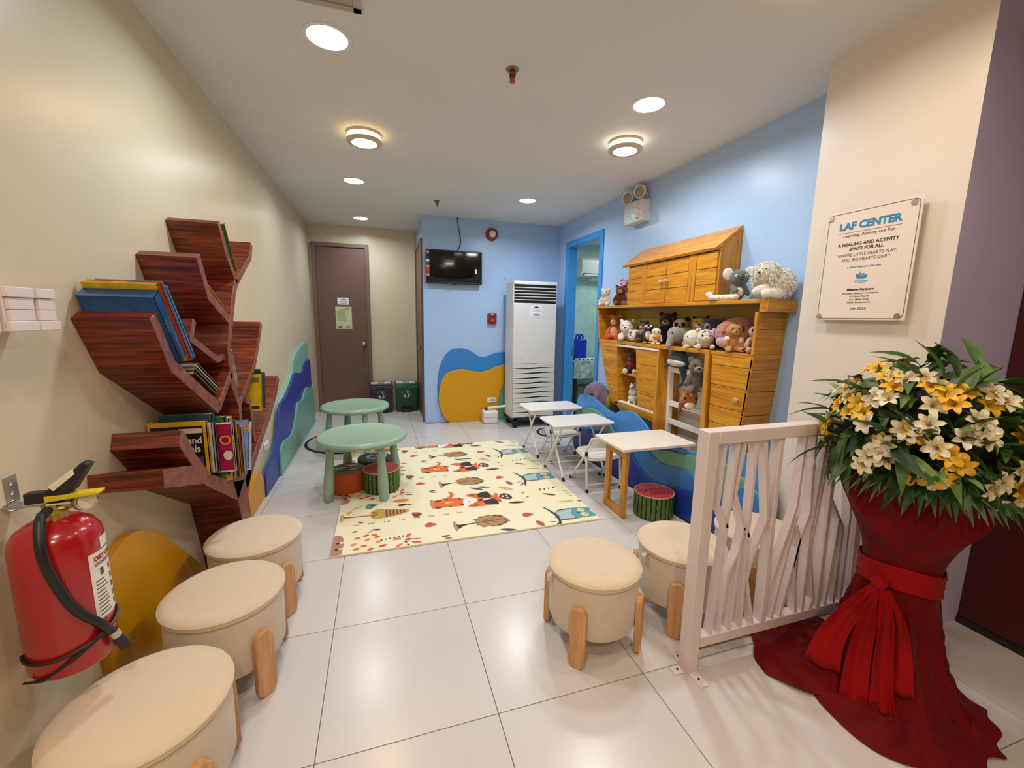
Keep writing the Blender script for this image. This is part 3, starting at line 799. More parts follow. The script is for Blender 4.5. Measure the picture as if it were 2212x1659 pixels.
# right low pocket
t, M, th, L = book(2.85, 0.92, 0.225, 0.016, -12, 0.09, 0.212, 'd2ac12', 'yellow book with a dark end panel in the right low pocket')
deco(t, M, [('print_panel', 0.16, 0.2, -0.0085, -0.0079, 0.06, 0.09, '7a6a20'), ('barcode', 0.14, 0.2, -0.0085, -0.0079, -0.1, -0.082, '2a2a20')])
book(2.826, 0.915, 0.19, 0.018, -12, 0.02, 0.105, '5a6048', 'grey green book at the front of the right low pocket')
book(2.872, 0.935, 0.25, 0.018, -12, 0.03, 0.2, '2c3a2a', 'dark green book in the right low pocket')
book(2.905, 0.925, 0.22, 0.022, -12, 0.03, 0.216, '27476e', 'navy blue book in the right low pocket')
book(2.935, 0.915, 0.2, 0.012, -13, 0.03, 0.206, 'a8a890', 'thin grey book at the end of the right low pocket')
# low pocket: upright row
t, M, th, L = book(1.988, 0.835, 0.23, 0.016, 0, 0.012, 0.214, 'd8a81a', 'black and yellow children\'s science book at the front of the low pocket')
deco(t, M, [('cover_panel', 0.02, 0.199, -0.0088, -0.0079, -0.105, 0.098, '15130f'), ('title_bar', 0.115, 0.196, -0.0096, -0.0087, 0.068, 0.088, 'd9cfc6'), ('crystal_picture', 0.13, 0.192, -0.0096, -0.0087, -0.10, -0.035, '6c5780')])
cw_m = mat('title_white', 'e8e2d8', 0.5)
text_obj('title', 'Rocks and', 0.042, cw_m, t, frame((0.193, 1.9788, 0.835 + 0.024), (1, 0, 0), (0, 0, 1)), 0.0008, 'RIGHT', sx=0.85)
text_obj('title', 'Minerals', 0.042, cw_m, t, frame((0.186, 1.9788, 0.835 - 0.012), (1, 0, 0), (0, 0, 1)), 0.0008, 'RIGHT', sx=0.85)
book(2.012, 0.828, 0.215, 0.016, 0, 0.012, 0.224, 'cfc8c6', 'white paperback behind the science book')
book(2.030, 0.822, 0.22, 0.014, 0, 0.012, 0.228, '77808c', 'grey blue paperback in the low pocket')
book(2.07, 0.835, 0.26, 0.03, 0, 0.02, 0.21, '2c5668', 'large slate blue book rising above the low row')
t, M, th, L = book(2.10, 0.80, 0.225, 0.014, 0, 0.03, 0.272, 'e6d8c4', 'magenta covered booklet with a cream border standing out of the low row')
deco(t, M, [('cover_panel', 0.20, 0.267, -0.0078, -0.0069, -0.105, 0.108, 'ab1250')])
text_obj('title', 'O!', 0.06, mat('title_gold', 'e8b23c', 0.5), t, frame((0.248, 2.0921, 0.815), (1, 0, 0), (0, 0, 1)), 0.0004)
gg = G(); gg.prism([(0.246 + 0.018 * math.cos(a), 0.765 + 0.022 * math.sin(a)) for a in [k * PI / 8 for k in range(16)]], 'y', 2.0915, 2.0925)
gg.obj('print_circle', cw_m, t)
book(2.135, 0.80, 0.27, 0.03, 0, 0.02, 0.235, '3d6a3c', 'green picture book in the low row')
book(2.165, 0.79, 0.28, 0.016, 0, 0.02, 0.2, '20304a', 'dark navy tall book in the low row')
book(2.205, 0.765, 0.30, 0.045, 0, 0.02, 0.232, 'd2b65a', 'thick cream and yellow striped album in the low row')
book(2.245, 0.75, 0.28, 0.018, 0, 0.02, 0.236, '6a6f90', 'blue grey magazine in the low row')
book(2.275, 0.735, 0.255, 0.014, 0, 0.02, 0.24, 'e2a812', 'thin bright yellow book in the low row')
book(2.295, 0.73, 0.25, 0.014, 0, 0.02, 0.238, 'a8262a', 'thin red book in the low row')
book(2.325, 0.715, 0.25, 0.034, 0, 0.02, 0.24, 'dca9a2', 'pale pink book in the low row')
t, M, th, L = book(2.38, 0.73, 0.25, 0.012, -14, 0.02, 0.25, '7d9ad0', 'light blue storybook with an orange letter leaning in the low row')
text_obj('title', 'H', 0.06, mat('title_orange', 'e08a1c', 0.5), t, M @ frame((0.235, -0.0075, 0.06), (1, 0, 0), (0, 0, 1)), 0.002)
book(2.42, 0.71, 0.25, 0.012, -16, 0.02, 0.25, 'e4e6ea', 'white and blue comic leaning in the low row')
book(2.45, 0.69, 0.23, 0.02, -18, 0.02, 0.24, 'b7b9a4', 'patterned paperback leaning last in the low row')

# ================================================================ FIRE EXTINGUISHER
EX, EY = 0.105, 1.295
ex = thing('fire_extinguisher', 'red dry chemical fire extinguisher hung on the cream wall', 'fire extinguisher', (EX, EY, 0.5))
redm = mat('extinguisher_red', 'a8141c', 0.22, var=0.02, coat=0.4)
ER = 0.087
ZB, ZT = 0.475, 0.86
G().lathe([(0.0001, ZB + 0.006), (ER - 0.02, ZB + 0.004), (ER - 0.008, ZB), (ER, ZB + 0.012), (ER, ZT - 0.05), (ER * 0.96, ZT - 0.03), (ER * 0.82, ZT - 0.008), (ER * 0.55, ZT + 0.008), (0.03, ZT + 0.016)], (EX, EY, 0), 48).obj('cylinder', redm, ex)
G().lathe([(0.03, ZT + 0.01), (0.028, ZT + 0.03), (0.018, ZT + 0.034), (0.018, ZT + 0.05)], (EX, EY, 0), 24).obj('neck', mat('brass_ring', 'b8a95a', 0.35, 0.7), ex)
chr_m = mat('chrome', 'c7c2bb', 0.2, 1.0)
G().cyl((EX - 0.005, EY, ZT + 0.045), (EX + 0.055, EY + 0.01, ZT + 0.045), 0.014, 0.012, 16).obj('valve', chr_m, ex)
G().lathe([(0.024, -0.012), (0.026, 0.0), (0.024, 0.012), (0.02, 0.014), (0.0001, 0.014)], (EX + 0.06, EY + 0.012, ZT + 0.048), 24, (0.75, -0.6, 0.1)).obj('gauge', chr_m, ex)
G().lathe([(0.019, 0.0141), (0.0001, 0.0146)], (EX + 0.06, EY + 0.012, ZT + 0.048), 24, (0.75, -0.6, 0.1)).obj('gauge_dial', mat('dial', 'd8c9b8', 0.3), ex)
G().prism([(0.06, ZT + 0.055), (0.13, ZT + 0.06), (0.16, ZT + 0.085), (0.20, ZT + 0.15), (0.185, ZT + 0.158), (0.14, ZT + 0.115), (0.1, ZT + 0.085), (0.06, ZT + 0.085)], 'y', EY - 0.013, EY + 0.013).obj('squeeze_lever', black_m, ex, 0.004)
G().prism([(0.112, ZT + 0.1), (0.165, ZT + 0.142), (0.168, ZT + 0.128), (0.122, ZT + 0.088)], 'y', EY - 0.0145, EY + 0.0145).obj('lever_label', mat('label_white', 'e6e2d8', 0.5), ex)
G().prism([(0.1, ZT + 0.058), (0.21, ZT + 0.07), (0.212, ZT + 0.078), (0.1, ZT + 0.075)], 'y', EY - 0.014, EY + 0.014).obj('carry_handle', mat('yellow_plastic', 'd8c41c', 0.4), ex, 0.002)
G().tube([(0.05, EY - 0.02, ZT + 0.075), (0.045, EY - 0.045, ZT + 0.07), (0.06, EY - 0.05, ZT + 0.06), (0.075, EY - 0.03, ZT + 0.06)], 0.0022, 6).obj('pull_pin', chr_m, ex)
def around(a, z, r): return (EX + r * math.cos(a), EY + r * math.sin(a), z)
hp = smooth_open([(EX + 0.01, EY - 0.03, ZT + 0.045), (EX + 0.02, EY - 0.075, ZT + 0.035), around(rad(-72), ZT - 0.03, ER + 0.026), around(rad(-66), ZT - 0.11, ER + 0.022), around(rad(-52), ZT - 0.2, ER + 0.016), around(rad(-30), ZB + 0.12, ER + 0.015), around(rad(-16), ZB + 0.075, ER + 0.016)], 8)
G().tube(hp, 0.0105, 12).obj('hose', black_m, ex)
G().cyl(around(rad(-15), ZB + 0.075, ER + 0.016), around(rad(-11), ZB + 0.055, ER + 0.018), 0.0125, 0.0125, 14).obj('ferrule', chr_m, ex)
G().cyl(around(rad(-11), ZB + 0.056, ER + 0.018), around(rad(-1), ZB + 0.012, ER + 0.022), 0.0115, 0.0145, 14).obj('nozzle', black_m, ex)
st_ = [around(rad(a), ZB + 0.075 + 0.02 * math.sin(rad(a + 30)), ER + 0.003) for a in range(-150, 91, 10)]
G().tube(st_, 0.004, 6).obj('strap', black_m, ex)
G().tube([around(rad(-22), ZB + 0.085, ER + 0.012), around(rad(-60), ZB + 0.05, ER + 0.006), around(rad(-100), ZB + 0.012, ER + 0.004), around(rad(-135), ZB - 0.002, ER + 0.008)], 0.006, 6, 0.003).obj('strap_tail', black_m, ex)
# curved label
lab = mat('label_white', 'e6e2d8', 0.5)
def curved(a0, a1, z0, z1, r, nm, m_, n=14):
    gg = G()
    for i in range(n):
        b0 = rad(a0 + (a1 - a0) * i / n); b1 = rad(a0 + (a1 - a0) * (i + 1) / n)
        gg.add([around(b0, z0, r), around(b1, z0, r), around(b1, z1, r), around(b0, z1, r)], [(0, 1, 2, 3)])
    return gg.obj(nm, m_, ex)
curved(-26, 44, ZB + 0.115, ZT - 0.085, ER + 0.0006, 'label', lab)
curved(-2, 40, ZT - 0.082, ZT - 0.052, ER + 0.0006, 'label', lab)
ink = mat('label_ink', '55504a', 0.6)
inkr = mat('label_red', 'a8281e', 0.6)
inkb = mat('label_blue', '3a4f9a', 0.6)
def curved_text(s_, size, a0, z, m_, bold=0.0):
    me = text_mesh(s_, size, bold, 'LEFT')
    off = wloc(ex)
    for v_ in me.vertices:
        a = rad(a0) + v_.co.x / ER
        v_.co = Vector(around(a, z + v_.co.y, ER + 0.0013)) - off
    me.materials.clear(); me.materials.append(m_)
    o = bpy.data.objects.new('lettering', me); col.objects.link(o); o.parent = ex
curved_text('DRY CHEMICAL', 0.0165, -18, ZT - 0.108, inkr, 0.0008)
curved_text('STORED PRESSURE', 0.0115, -18, ZT - 0.122, ink, 0.0003)
for i in range(15):
    z = ZT - 0.165 - i * 0.0105
    if z < ZB + 0.125: break
    curved(-20, -20 + random.uniform(16, 24), z, z + 0.003, ER + 0.0012, 'print_line', ink, 4)
for i, (a, z, c) in enumerate([(10, ZT - 0.15, 'a8281e'), (12, ZT - 0.178, '7a6a3a'), (12, ZT - 0.205, '55504a'), (14, ZT - 0.232, '8a8a98'), (14, ZT - 0.256, '3a4f9a'), (26, ZT - 0.15, 'a8281e'), (28, ZT - 0.2, '55504a'), (28, ZT - 0.24, '3a4f9a')]):
    curved(a, a + 7, z, z + 0.015, ER + 0.0012, 'print_picture', mat('pict_' + c, c, 0.6, var=0.4, vscale=160), 3)
curved(-10, -3, ZT - 0.152, ZT - 0.132, ER + 0.0012, 'print_emblem', mat('emblem_brown', '6a4a32', 0.6), 3)
br = thing('wall_bracket', 'grey steel bracket holding the fire extinguisher', 'bracket', (0, 1.34, 0.92))
G().bx(0.0, 0.003, 1.325, 1.362, 0.905, 0.975).obj('plate', steel_m, br)
G().bx(0.0, 0.09, 1.305, 1.345, 0.902, 0.906).obj('arm', steel_m, br)
for z in (0.955, 0.93): G().lathe([(0.005, 0), (0.003, 0.003), (0.0001, 0.003)], (0.003, 1.343, z), 8, (1, 0, 0)).obj('screw', steel_m, br)

# ================================================================ PADDED STOOLS
fab = mat('stool_fabric', 'd3c4b3', 0.85, var=0.012, vscale=30, bump=0.35, bscale=900, bdist=0.0008, spec=0.2, sheen=0.2)
fabl = mat('stool_lid_fabric', 'd4c0a8', 0.85, var=0.012, vscale=30, bump=0.35, bscale=900, bdist=0.0008, spec=0.2, sheen=0.2)
beech = wood_mat('beech', [(0.3, 'b98555'), (0.55, 'cd9c6c'), (0.75, 'dbb083')], (14, 14, 1.4), 0.5, 0.1, 3.0, 0.0)
ps = thing('padded_stool', 'x', 'stool', (0, 0, 0), 'round beige padded stools with four beech legs')
G().lathe([(0.0001, 0.105), (0.17, 0.105), (0.184, 0.112), (0.190, 0.13), (0.192, 0.25), (0.192, 0.326), (0.186, 0.333)], n=56).obj('drum', fab, ps)
G().lathe([(0.18, 0.330), (0.192, 0.332), (0.1985, 0.338), (0.2, 0.346), (0.1985, 0.356), (0.19, 0.364), (0.17, 0.369), (0.1, 0.3725), (0.0001, 0.373)], n=56).obj('lid_cushion', fabl, ps)
G().tube([(0.1995 * math.cos(a), 0.1995 * math.sin(a), 0.3535) for a in [k * PI / 32 for k in range(64)]], 0.0018, 5, closed=True).obj('piping', fabl, ps)
for k in range(4):
    a = PI / 4 + k * PI / 2
    pts = []
    hw, zt = 0.034, 0.262
    for i in range(9):
        b_ = PI * i / 8
        pts.append((hw * math.cos(b_), zt - hw + hw * math.sin(b_)))
    pts += [(-hw, 0.025), (-hw + 0.006, 0.01), (-hw + 0.016, 0.002), (-hw + 0.026, 0.0), (hw - 0.026, 0.0), (hw - 0.016, 0.002), (hw - 0.006, 0.01), (hw, 0.025)]
    gg = G(); gg.T = Matrix.Rotation(a + PI / 2, 4, 'Z') @ Matrix.Translation((0, -0.216, 0))
    gg.prism(pts, 'y', 0, 0.026)
    gg.obj('leg', beech, ps, 0.003)
gg = G(); gg.T = Matrix.Rotation(PI * 0.98, 4, 'Z')
gg.add([(0.191, -0.012, 0.335), (0.191, 0.012, 0.335), (0.212, 0.012, 0.318), (0.212, -0.012, 0.318), (0.212, 0.012, 0.292), (0.212, -0.012, 0.292), (0.194, 0.012, 0.285), (0.194, -0.012, 0.285)], [(0, 1, 2, 3), (3, 2, 4, 5), (5, 4, 6, 7)])
gg.obj('pull_tab', fab, ps)
spots = [((0.279, 1.218, 0), 5, 'beige padded stool nearest the camera, cut by the lower left corner'),
         ((0.322, 1.692, 0), 2, 'beige padded stool in the middle of the left row, before the yellow panel'),
         ((0.316, 2.125, 0), 3, 'beige padded stool against the tree trunk, far end of the left row'),
         ((1.773, 1.485, 0), 1, 'beige padded stool standing free in the middle of the floor'),
         ((2.254, 1.515, 0), 4, 'beige padded stool half behind the white railing post'),
         ((2.712, 1.505, 0), -3, 'beige padded stool seen through the white railing slats, by the pillar')]
for i, (l, r_, lb) in enumerate(spots):
    o = ps if i == 0 else dup(ps)
    o.location = l; o.rotation_euler = (0, 0, rad(r_)); o['label'] = lb

# ================================================================ ROUND TABLES AND POUFS
sage = mat('sage_plastic', '8fae99', 0.32, var=0.02)
rtab = thing('round_table', 'x', 'table', (0, 0, 0), 'low round sage green play tables')
RT = 0.34
G().lathe([(0.0001, 0.428), (0.29, 0.428), (0.318, 0.431), (0.334, 0.442), (RT, 0.455), (0.337, 0.468), (0.326, 0.478), (0.314, 0.481), (0.302, 0.479), (0.29, 0.476), (0.0001, 0.476)], n=64).obj('tabletop', sage, rtab)
for k in range(4):
    a = rad(30) + k * PI / 2
    tp = (0.258 * math.cos(a), 0.258 * math.sin(a), 0.44); bt = (0.296 * math.cos(a), 0.296 * math.sin(a), 0.0)
    L = (Vector(tp) - Vector(bt)).length
    lg = G().lathe([(0.014, 0.0), (0.024, 0.004), (0.031, 0.025), (0.0365, 0.06), (0.038, 0.098), (0.0375, 0.1), (0.0385, 0.103), (0.0385, 0.13), (0.036, 0.2), (0.03, 0.32), (0.0265, L)], bt, 24, Vector(tp) - Vector(bt)).obj('leg', sage, rtab)
rtab.location = (0.757, 3.385, 0); rtab['label'] = 'near round sage green table with round poufs stored beneath'
o = dup(rtab, (0.643, 4.55, 0), rad(-8), 'far round sage green table before the brown door')

def pouf_top(t, r, h, m_, rim):
    G().lathe([(r - 0.006, h - 0.004), (r - 0.012, h), (0.0001, h + 0.003)], n=48).obj('top', m_, t)
    G().tube([(r * 0.985 * math.cos(a), r * 0.985 * math.sin(a), h - 0.004) for a in [k * PI / 24 for k in range(48)]], 0.004, 6, closed=True).obj('piping', rim, t)
def stripes_mat():
    m, nt, b = new_mat('melon_rind')
    tc = nt.nodes.new('ShaderNodeTexCoord'); sp_ = nt.nodes.new('ShaderNodeSeparateXYZ')
    nt.links.new(tc.outputs['Object'], sp_.inputs[0])
    at = nt.nodes.new('ShaderNodeMath'); at.operation = 'ARCTAN2'
    nt.links.new(sp_.outputs[1], at.inputs[0]); nt.links.new(sp_.outputs[0], at.inputs[1])
    nz = noise_node(nt, coords(nt, (1, 1, 1)), 38, 3, 0.6)
    m1 = nt.nodes.new('ShaderNodeMath'); m1.operation = 'MULTIPLY_ADD'; m1.inputs[1].default_value = 0.16; nt.links.new(nz, m1.inputs[0]); nt.links.new(at.outputs[0], m1.inputs[2])
    m2_ = nt.nodes.new('ShaderNodeMath'); m2_.operation = 'MULTIPLY'; m2_.inputs[1].default_value = 26; nt.links.new(m1.outputs[0], m2_.inputs[0])
    sn = nt.nodes.new('ShaderNodeMath'); sn.operation = 'SINE'; nt.links.new(m2_.outputs[0], sn.inputs[0])
    ad = nt.nodes.new('ShaderNodeMath'); ad.operation = 'MULTIPLY_ADD'; ad.inputs[1].default_value = 0.5; ad.inputs[2].default_value = 0.5; nt.links.new(sn.outputs[0], ad.inputs[0])
    c = ramp(nt, ad.outputs[0], [(0.12, '101d0a'), (0.34, '3c5a1e'), (0.55, '6d8c3a'), (0.8, '4f7428')])
    nt.links.new(c, b.inputs['Base Color']); b.inputs['Roughness'].default_value = 0.7
    return m
PR, PH = 0.139, 0.178
wm = thing('watermelon_pouf', 'x', 'pouf', (0, 0, 0), 'round pouf seats printed like watermelons')
G().lathe([(PR - 0.01, 0), (PR, 0.012), (PR, PH - 0.008), (PR - 0.006, PH - 0.003)], n=64).obj('side', stripes_mat(), wm)
pouf_top(wm, PR, PH, mat('melon_red', 'bf4049', 0.7, var=0.12, vscale=14), mat('melon_rim', 'd9a38c', 0.7))
seedm = mat('seed_black', '2a0f0e', 0.6); seedp = mat('seed_pale', 'd98a82', 0.6)
for i in range(26):
    r_ = random.uniform(0.3, 0.9) * PR if i < 20 else random.uniform(0.1, 0.5) * PR
    a = i * 2.4
    pts = [(r_ * math.cos(a) + 0.0055 * math.cos(b_) * math.cos(a) - 0.003 * math.sin(b_) * math.sin(a), r_ * math.sin(a) + 0.0055 * math.cos(b_) * math.sin(a) + 0.003 * math.sin(b_) * math.cos(a)) for b_ in [k * PI / 4 for k in range(8)]]
    zz = PH + 0.003 * (1 - r_ / PR)
    G().prism(pts, 'z', zz, zz + 0.0012).obj('seed', seedm if i % 4 else seedp, wm)
wm.location = (2.772, 2.415, 0); wm['label'] = 'watermelon pouf beside the wooden panel leg of the white desk'
dup(wm, (0.888, 3.365, 0.0125), rad(40), 'watermelon pouf under the near round green table')
orp = thing('orange_pouf', 'orange sided round pouf with a grey printed top under the near round table', 'pouf', (0.628, 3.452, 0.0))
for o_ in [orp]:
    gg = G(); gg.T = Matrix.Translation(o_.location); gg.lathe([(PR - 0.01, 0.001), (PR, 0.012), (PR, PH - 0.008), (PR - 0.006, PH - 0.003)], n=64); gg.obj('side', mat('orange_cloth', 'b4511c', 0.8, var=0.06), o_)
    gg = G(); gg.T = Matrix.Translation(o_.location); gg.lathe([(PR - 0.006, PH - 0.004), (PR - 0.012, PH), (0.0001, PH + 0.003)], n=48); gg.obj('top', mat('grey_top', '6e6763', 0.8), o_)
    for i, (dx, dy, rx, ry, ra, c) in enumerate([(-0.05, 0.01, 0.05, 0.016, 20, 'a8a79c'), (0.03, 0.05, 0.045, 0.02, -20, 'a8a79c'), (0.05, -0.03, 0.035, 0.018, 30, 'a8a79c'), (-0.03, -0.05, 0.05, 0.013, 0, '4a3f2c'), (-0.02, 0.035, 0.018, 0.007, 10, '22140f'), (0.0, -0.01, 0.018, 0.007, 10, '22140f'), (0.055, 0.02, 0.02, 0.006, 0, '6a1f16'), (-0.06, 0.06, 0.03, 0.01, 30, '4a3f2c')]):
        pts = [(o_.location.x + dx + rx * math.cos(b_) * math.cos(rad(ra)) - ry * math.sin(b_) * math.sin(rad(ra)), o_.location.y + dy + rx * math.cos(b_) * math.sin(rad(ra)) + ry * math.sin(b_) * math.cos(rad(ra))) for b_ in [k * PI / 6 for k in range(12)]]
        G().prism(pts, 'z', PH + 0.0005 + i * 0.0002, PH + 0.0035 + i * 0.0002).obj('print_patch', mat('patch_' + c, c, 0.8), o_)
blp = thing('navy_pouf', 'grey sided round pouf with a navy swirl top behind the watermelon pouf', 'pouf', (0.833, 3.655, 0.0125))
gg = G(); gg.T = Matrix.Translation(blp.location); gg.lathe([(PR - 0.01, 0.001), (PR, 0.012), (PR, PH - 0.008), (PR - 0.006, PH - 0.003)], n=64); gg.obj('side', mat('grey_cloth', '4a4a4e', 0.8), blp)
gg = G(); gg.T = Matrix.Translation(blp.location); gg.lathe([(PR - 0.006, PH - 0.004), (PR - 0.012, PH), (0.0001, PH + 0.003)], n=48); gg.obj('top', mat('navy_top', '12172c', 0.5), blp)
sw = [(blp.location.x + (0.018 + 0.011 * a) * math.cos(a), blp.location.y + (0.018 + 0.011 * a) * math.sin(a)) for a in [0.25 * k for k in range(34)]]
G().prism(band(sw, 0.012, 0.05), 'z', PH + 0.0125, PH + 0.0165).obj('swirl', mat('swirl_grey', '8a8c96', 0.6), blp)

# round rugs
def rug(x, y, r, label, fill):
    t = thing('round_rug', label, 'rug', (x, y, 0), 'flat round rugs with a black edge')
    G().lathe([(r - 0.03, 0.0005), (r - 0.03, 0.006), (0.0001, 0.006)], (x, y, 0), 48).obj('field', fill, t)
    G().lathe([(r - 0.03, 0.0005), (r, 0.0005), (r, 0.007), (r - 0.03, 0.007)], (x, y, 0), 48, None, False).obj('border', mat('rug_black', '111114', 0.8), t)
zm, nt, b = new_mat('zebra_rug')
wv = nt.nodes.new('ShaderNodeTexWave'); wv.inputs['Scale'].default_value = 9; wv.inputs['Distortion'].default_value = 6
nt.links.new(coords(nt), wv.inputs['Vector'])
nt.links.new(ramp(nt, wv.outputs['Fac'], [(0.45, '15151a'), (0.55, 'd5d2cf')]), b.inputs['Base Color'])
b.inputs['Roughness'].default_value = 0.9
rug(0.56, 4.86, 0.47, 'round pale grey rug with a black edge under the far round table', mat('rug_grey', 'a5a3a2', 0.9))
rug(2.95, 4.62, 0.235, 'round zebra striped rug under the farther folding table', zm)

# ================================================================ PLAY MAT
MX0, MX1, MY0, MY1 = 0.596, 2.352, 2.432, 4.42
pm = thing('play_mat', 'large cream foam play mat printed with tigers, owls and trees', 'mat', (1.47, 3.4, 0))
G().bx(MX0, MX1, MY0, MY1, 0.0, 0.012).obj('foam_sheet', [mat('mat_cream', 'efe6c4', 0.6, var=0.015, vscale=3)], pm, 0.002)
PRINT = {}
def clip(pts):
    def cl(P, f, it):
        out = []
        for i in range(len(P)):
            a, b_ = P[i], P[(i + 1) % len(P)]
            if f(a): out.append(a)
            if f(a) != f(b_): out.append(it(a, b_))
        return out
    def ix(c): return lambda a, b_: (c, a[1] + (b_[1] - a[1]) * (c - a[0]) / (b_[0] - a[0]))
    def iy(c): return lambda a, b_: (a[0] + (b_[0] - a[0]) * (c - a[1]) / (b_[1] - a[1]), c)
    for f, it in ((lambda p: p[0] > MX0 + 0.001, ix(MX0 + 0.001)), (lambda p: p[0] < MX1 - 0.001, ix(MX1 - 0.001)), (lambda p: p[1] > MY0 + 0.001, iy(MY0 + 0.001)), (lambda p: p[1] < MY1 - 0.001, iy(MY1 - 0.001))):
        if len(pts) < 3: return []
        pts = cl(pts, f, it)
    return pts
LAY = [0]
def pr(c, pts, sm=True, reps=(0, 1, 2)):
    if sm: pts = smooth_closed(pts, 4)
    LAY[0] += 1
    for k in reps:
        q = clip([(x, y + 0.729 * k) for x, y in pts])
        if len(q) >= 3:
            PRINT.setdefault(c, []).append((q, 0.0121 + LAY[0] * 0.000012))
def leaf(c, x0, y0, x1, y1, wd, **k):
    d = Vector((x1 - x0, y1 - y0)); n_ = Vector((-d.y, d.x)).normalized() * wd / 2
    p = Vector((x0, y0))
    pr(c, [(x0, y0), tuple(p + d * 0.3 + n_ * 0.9), tuple(p + d * 0.65 + n_), (x1, y1), tuple(p + d * 0.65 - n_), tuple(p + d * 0.3 - n_ * 0.9)], **k)
def dot(c, x, y, rx, ry, a=0, **k):
    pr(c, [(x + rx * math.cos(t) * math.cos(a) - ry * math.sin(t) * math.sin(a), y + rx * math.cos(t) * math.sin(a) + ry * math.sin(t) * math.cos(a)) for t in [i * PI / 6 for i in range(12)]], False, **k)
OR, BK, PK, BR_, TE = 'e8682a', '2a2a2e', 'cf4a58', 'b98a78', '5d9aa2'
# tiger
dot(BR_, 1.247, 2.965, 0.02, 0.082)
pr(OR, [(1.262, 3.02), (1.348, 3.033), (1.478, 3.014), (1.482, 2.903), (1.447, 2.881), (1.328, 2.892), (1.276, 2.877), (1.249, 2.914), (1.258, 2.965)])
pr(OR, [(1.31, 3.03), (1.373, 3.060), (1.4, 3.107), (1.389, 3.144), (1.414, 3.149), (1.428, 3.1), (1.395, 3.034), (1.345, 3.008)])
dot('3a2620', 1.29, 3.005, 0.03, 0.013); dot('3a2620', 1.285, 2.9, 0.03, 0.013)
pr(BK, [(1.345, 3.03), (1.375, 3.028), (1.36, 3.0)], False); pr(BK, [(1.44, 3.018), (1.47, 3.016), (1.46, 2.985)], False)
pr(BK, [(1.36, 2.89), (1.385, 2.888), (1.37, 2.91)], False); pr(BK, [(1.445, 2.915), (1.48, 2.925), (1.46, 2.885)], False)
pr('c9d69a', [(1.34, 2.965), (1.36, 2.985), (1.37, 2.96), (1.355, 2.945)]); pr('ecc8a0', [(1.37, 2.965), (1.4, 2.97), (1.4, 2.955), (1.37, 2.958)])
pr('f4f0e6', [(1.485, 2.994), (1.53, 3.035), (1.575, 2.99), (1.58, 2.93), (1.52, 2.861), (1.482, 2.875), (1.47, 2.92)])
pr(OR, [(1.505, 3.045), (1.566, 3.078), (1.619, 3.064), (1.729, 3.004), (1.739, 3.04), (1.767, 3.024), (1.752, 2.978), (1.762, 2.935), (1.755, 2.872), (1.724, 2.881), (1.659, 2.838), (1.568, 2.841), (1.494, 2.861), (1.575, 2.93), (1.585, 2.97), (1.555, 3.01)])
pr(BK, [(1.607, 3.059), (1.682, 3.093), (1.702, 3.051), (1.703, 2.983), (1.671, 2.967), (1.635, 2.985), (1.603, 2.999)])
pr(BK, [(1.627, 2.923), (1.691, 2.945), (1.723, 2.935), (1.727, 2.843), (1.669, 2.85), (1.629, 2.876)])
pr(BK, [(1.59, 2.955), (1.625, 2.965), (1.625, 2.935), (1.595, 2.925)]); pr('f4f0e6', [(1.63, 2.955), (1.69, 2.958), (1.69, 2.946), (1.63, 2.94)], False)
leaf(BK, 1.54, 3.06, 1.585, 3.04, 0.015); leaf(BK, 1.53, 2.855, 1.58, 2.87, 0.015); leaf(BK, 1.73, 2.9, 1.76, 2.89, 0.008)
for x, y in ((1.5, 2.985), (1.52, 3.0), (1.54, 2.99), (1.5, 2.9), (1.525, 2.885), (1.52, 2.945), (1.51, 2.93)): dot(BK, x, y, 0.006, 0.004)
pr('5c2a44', [(1.766, 2.982), (1.796, 3.016), (1.836, 3.005), (1.86, 2.949), (1.845, 2.905), (1.819, 2.902), (1.776, 2.922), (1.76, 2.951)])
dot('efe6c4', 1.79, 2.965, 0.012, 0.014); dot('efe6c4', 1.825, 2.975, 0.008, 0.008); dot('efe6c4', 1.82, 2.935, 0.009, 0.01)
# autumn tree
dot('bb8876', 1.355, 2.592, 0.015, 0.072)
pr('3f2a24', [(1.36, 2.62), (1.385, 2.604), (1.502, 2.606), (1.502, 2.596), (1.42, 2.585), (1.37, 2.55), (1.366, 2.59)])
pr('b28a58', [(1.496, 2.634), (1.536, 2.675), (1.6, 2.686), (1.678, 2.669), (1.71, 2.627), (1.721, 2.584), (1.685, 2.543), (1.636, 2.52), (1.575, 2.53), (1.528, 2.538), (1.498, 2.589)])
for x, y, c in ((1.505, 2.645, '8a7b52'), (1.51, 2.575, '8a7b52'), (1.54, 2.54, '8a7b52'), (1.545, 2.672, '8a7b52'), (1.65, 2.67, '6a3a34'), (1.68, 2.65, '6a3a34'), (1.705, 2.6, '7a6a4a'), (1.69, 2.555, '6a3a34'), (1.65, 2.535, '6a3a34'), (1.6, 2.53, '8a7b52'), (1.6, 2.68, '9a7448'), (1.715, 2.575, '7a6a4a')): dot(c, x, y, 0.019, 0.013)
pr('4a3028', [(1.5, 2.606), (1.7, 2.61), (1.7, 2.604), (1.5, 2.596)], False)
for a, b_ in (((1.54, 2.603), (1.6, 2.65)), ((1.58, 2.604), (1.64, 2.645)), ((1.54, 2.6), (1.59, 2.555)), ((1.6, 2.604), (1.66, 2.56))):
    leaf('4a3028', a[0], a[1], b_[0], b_[1], 0.005)
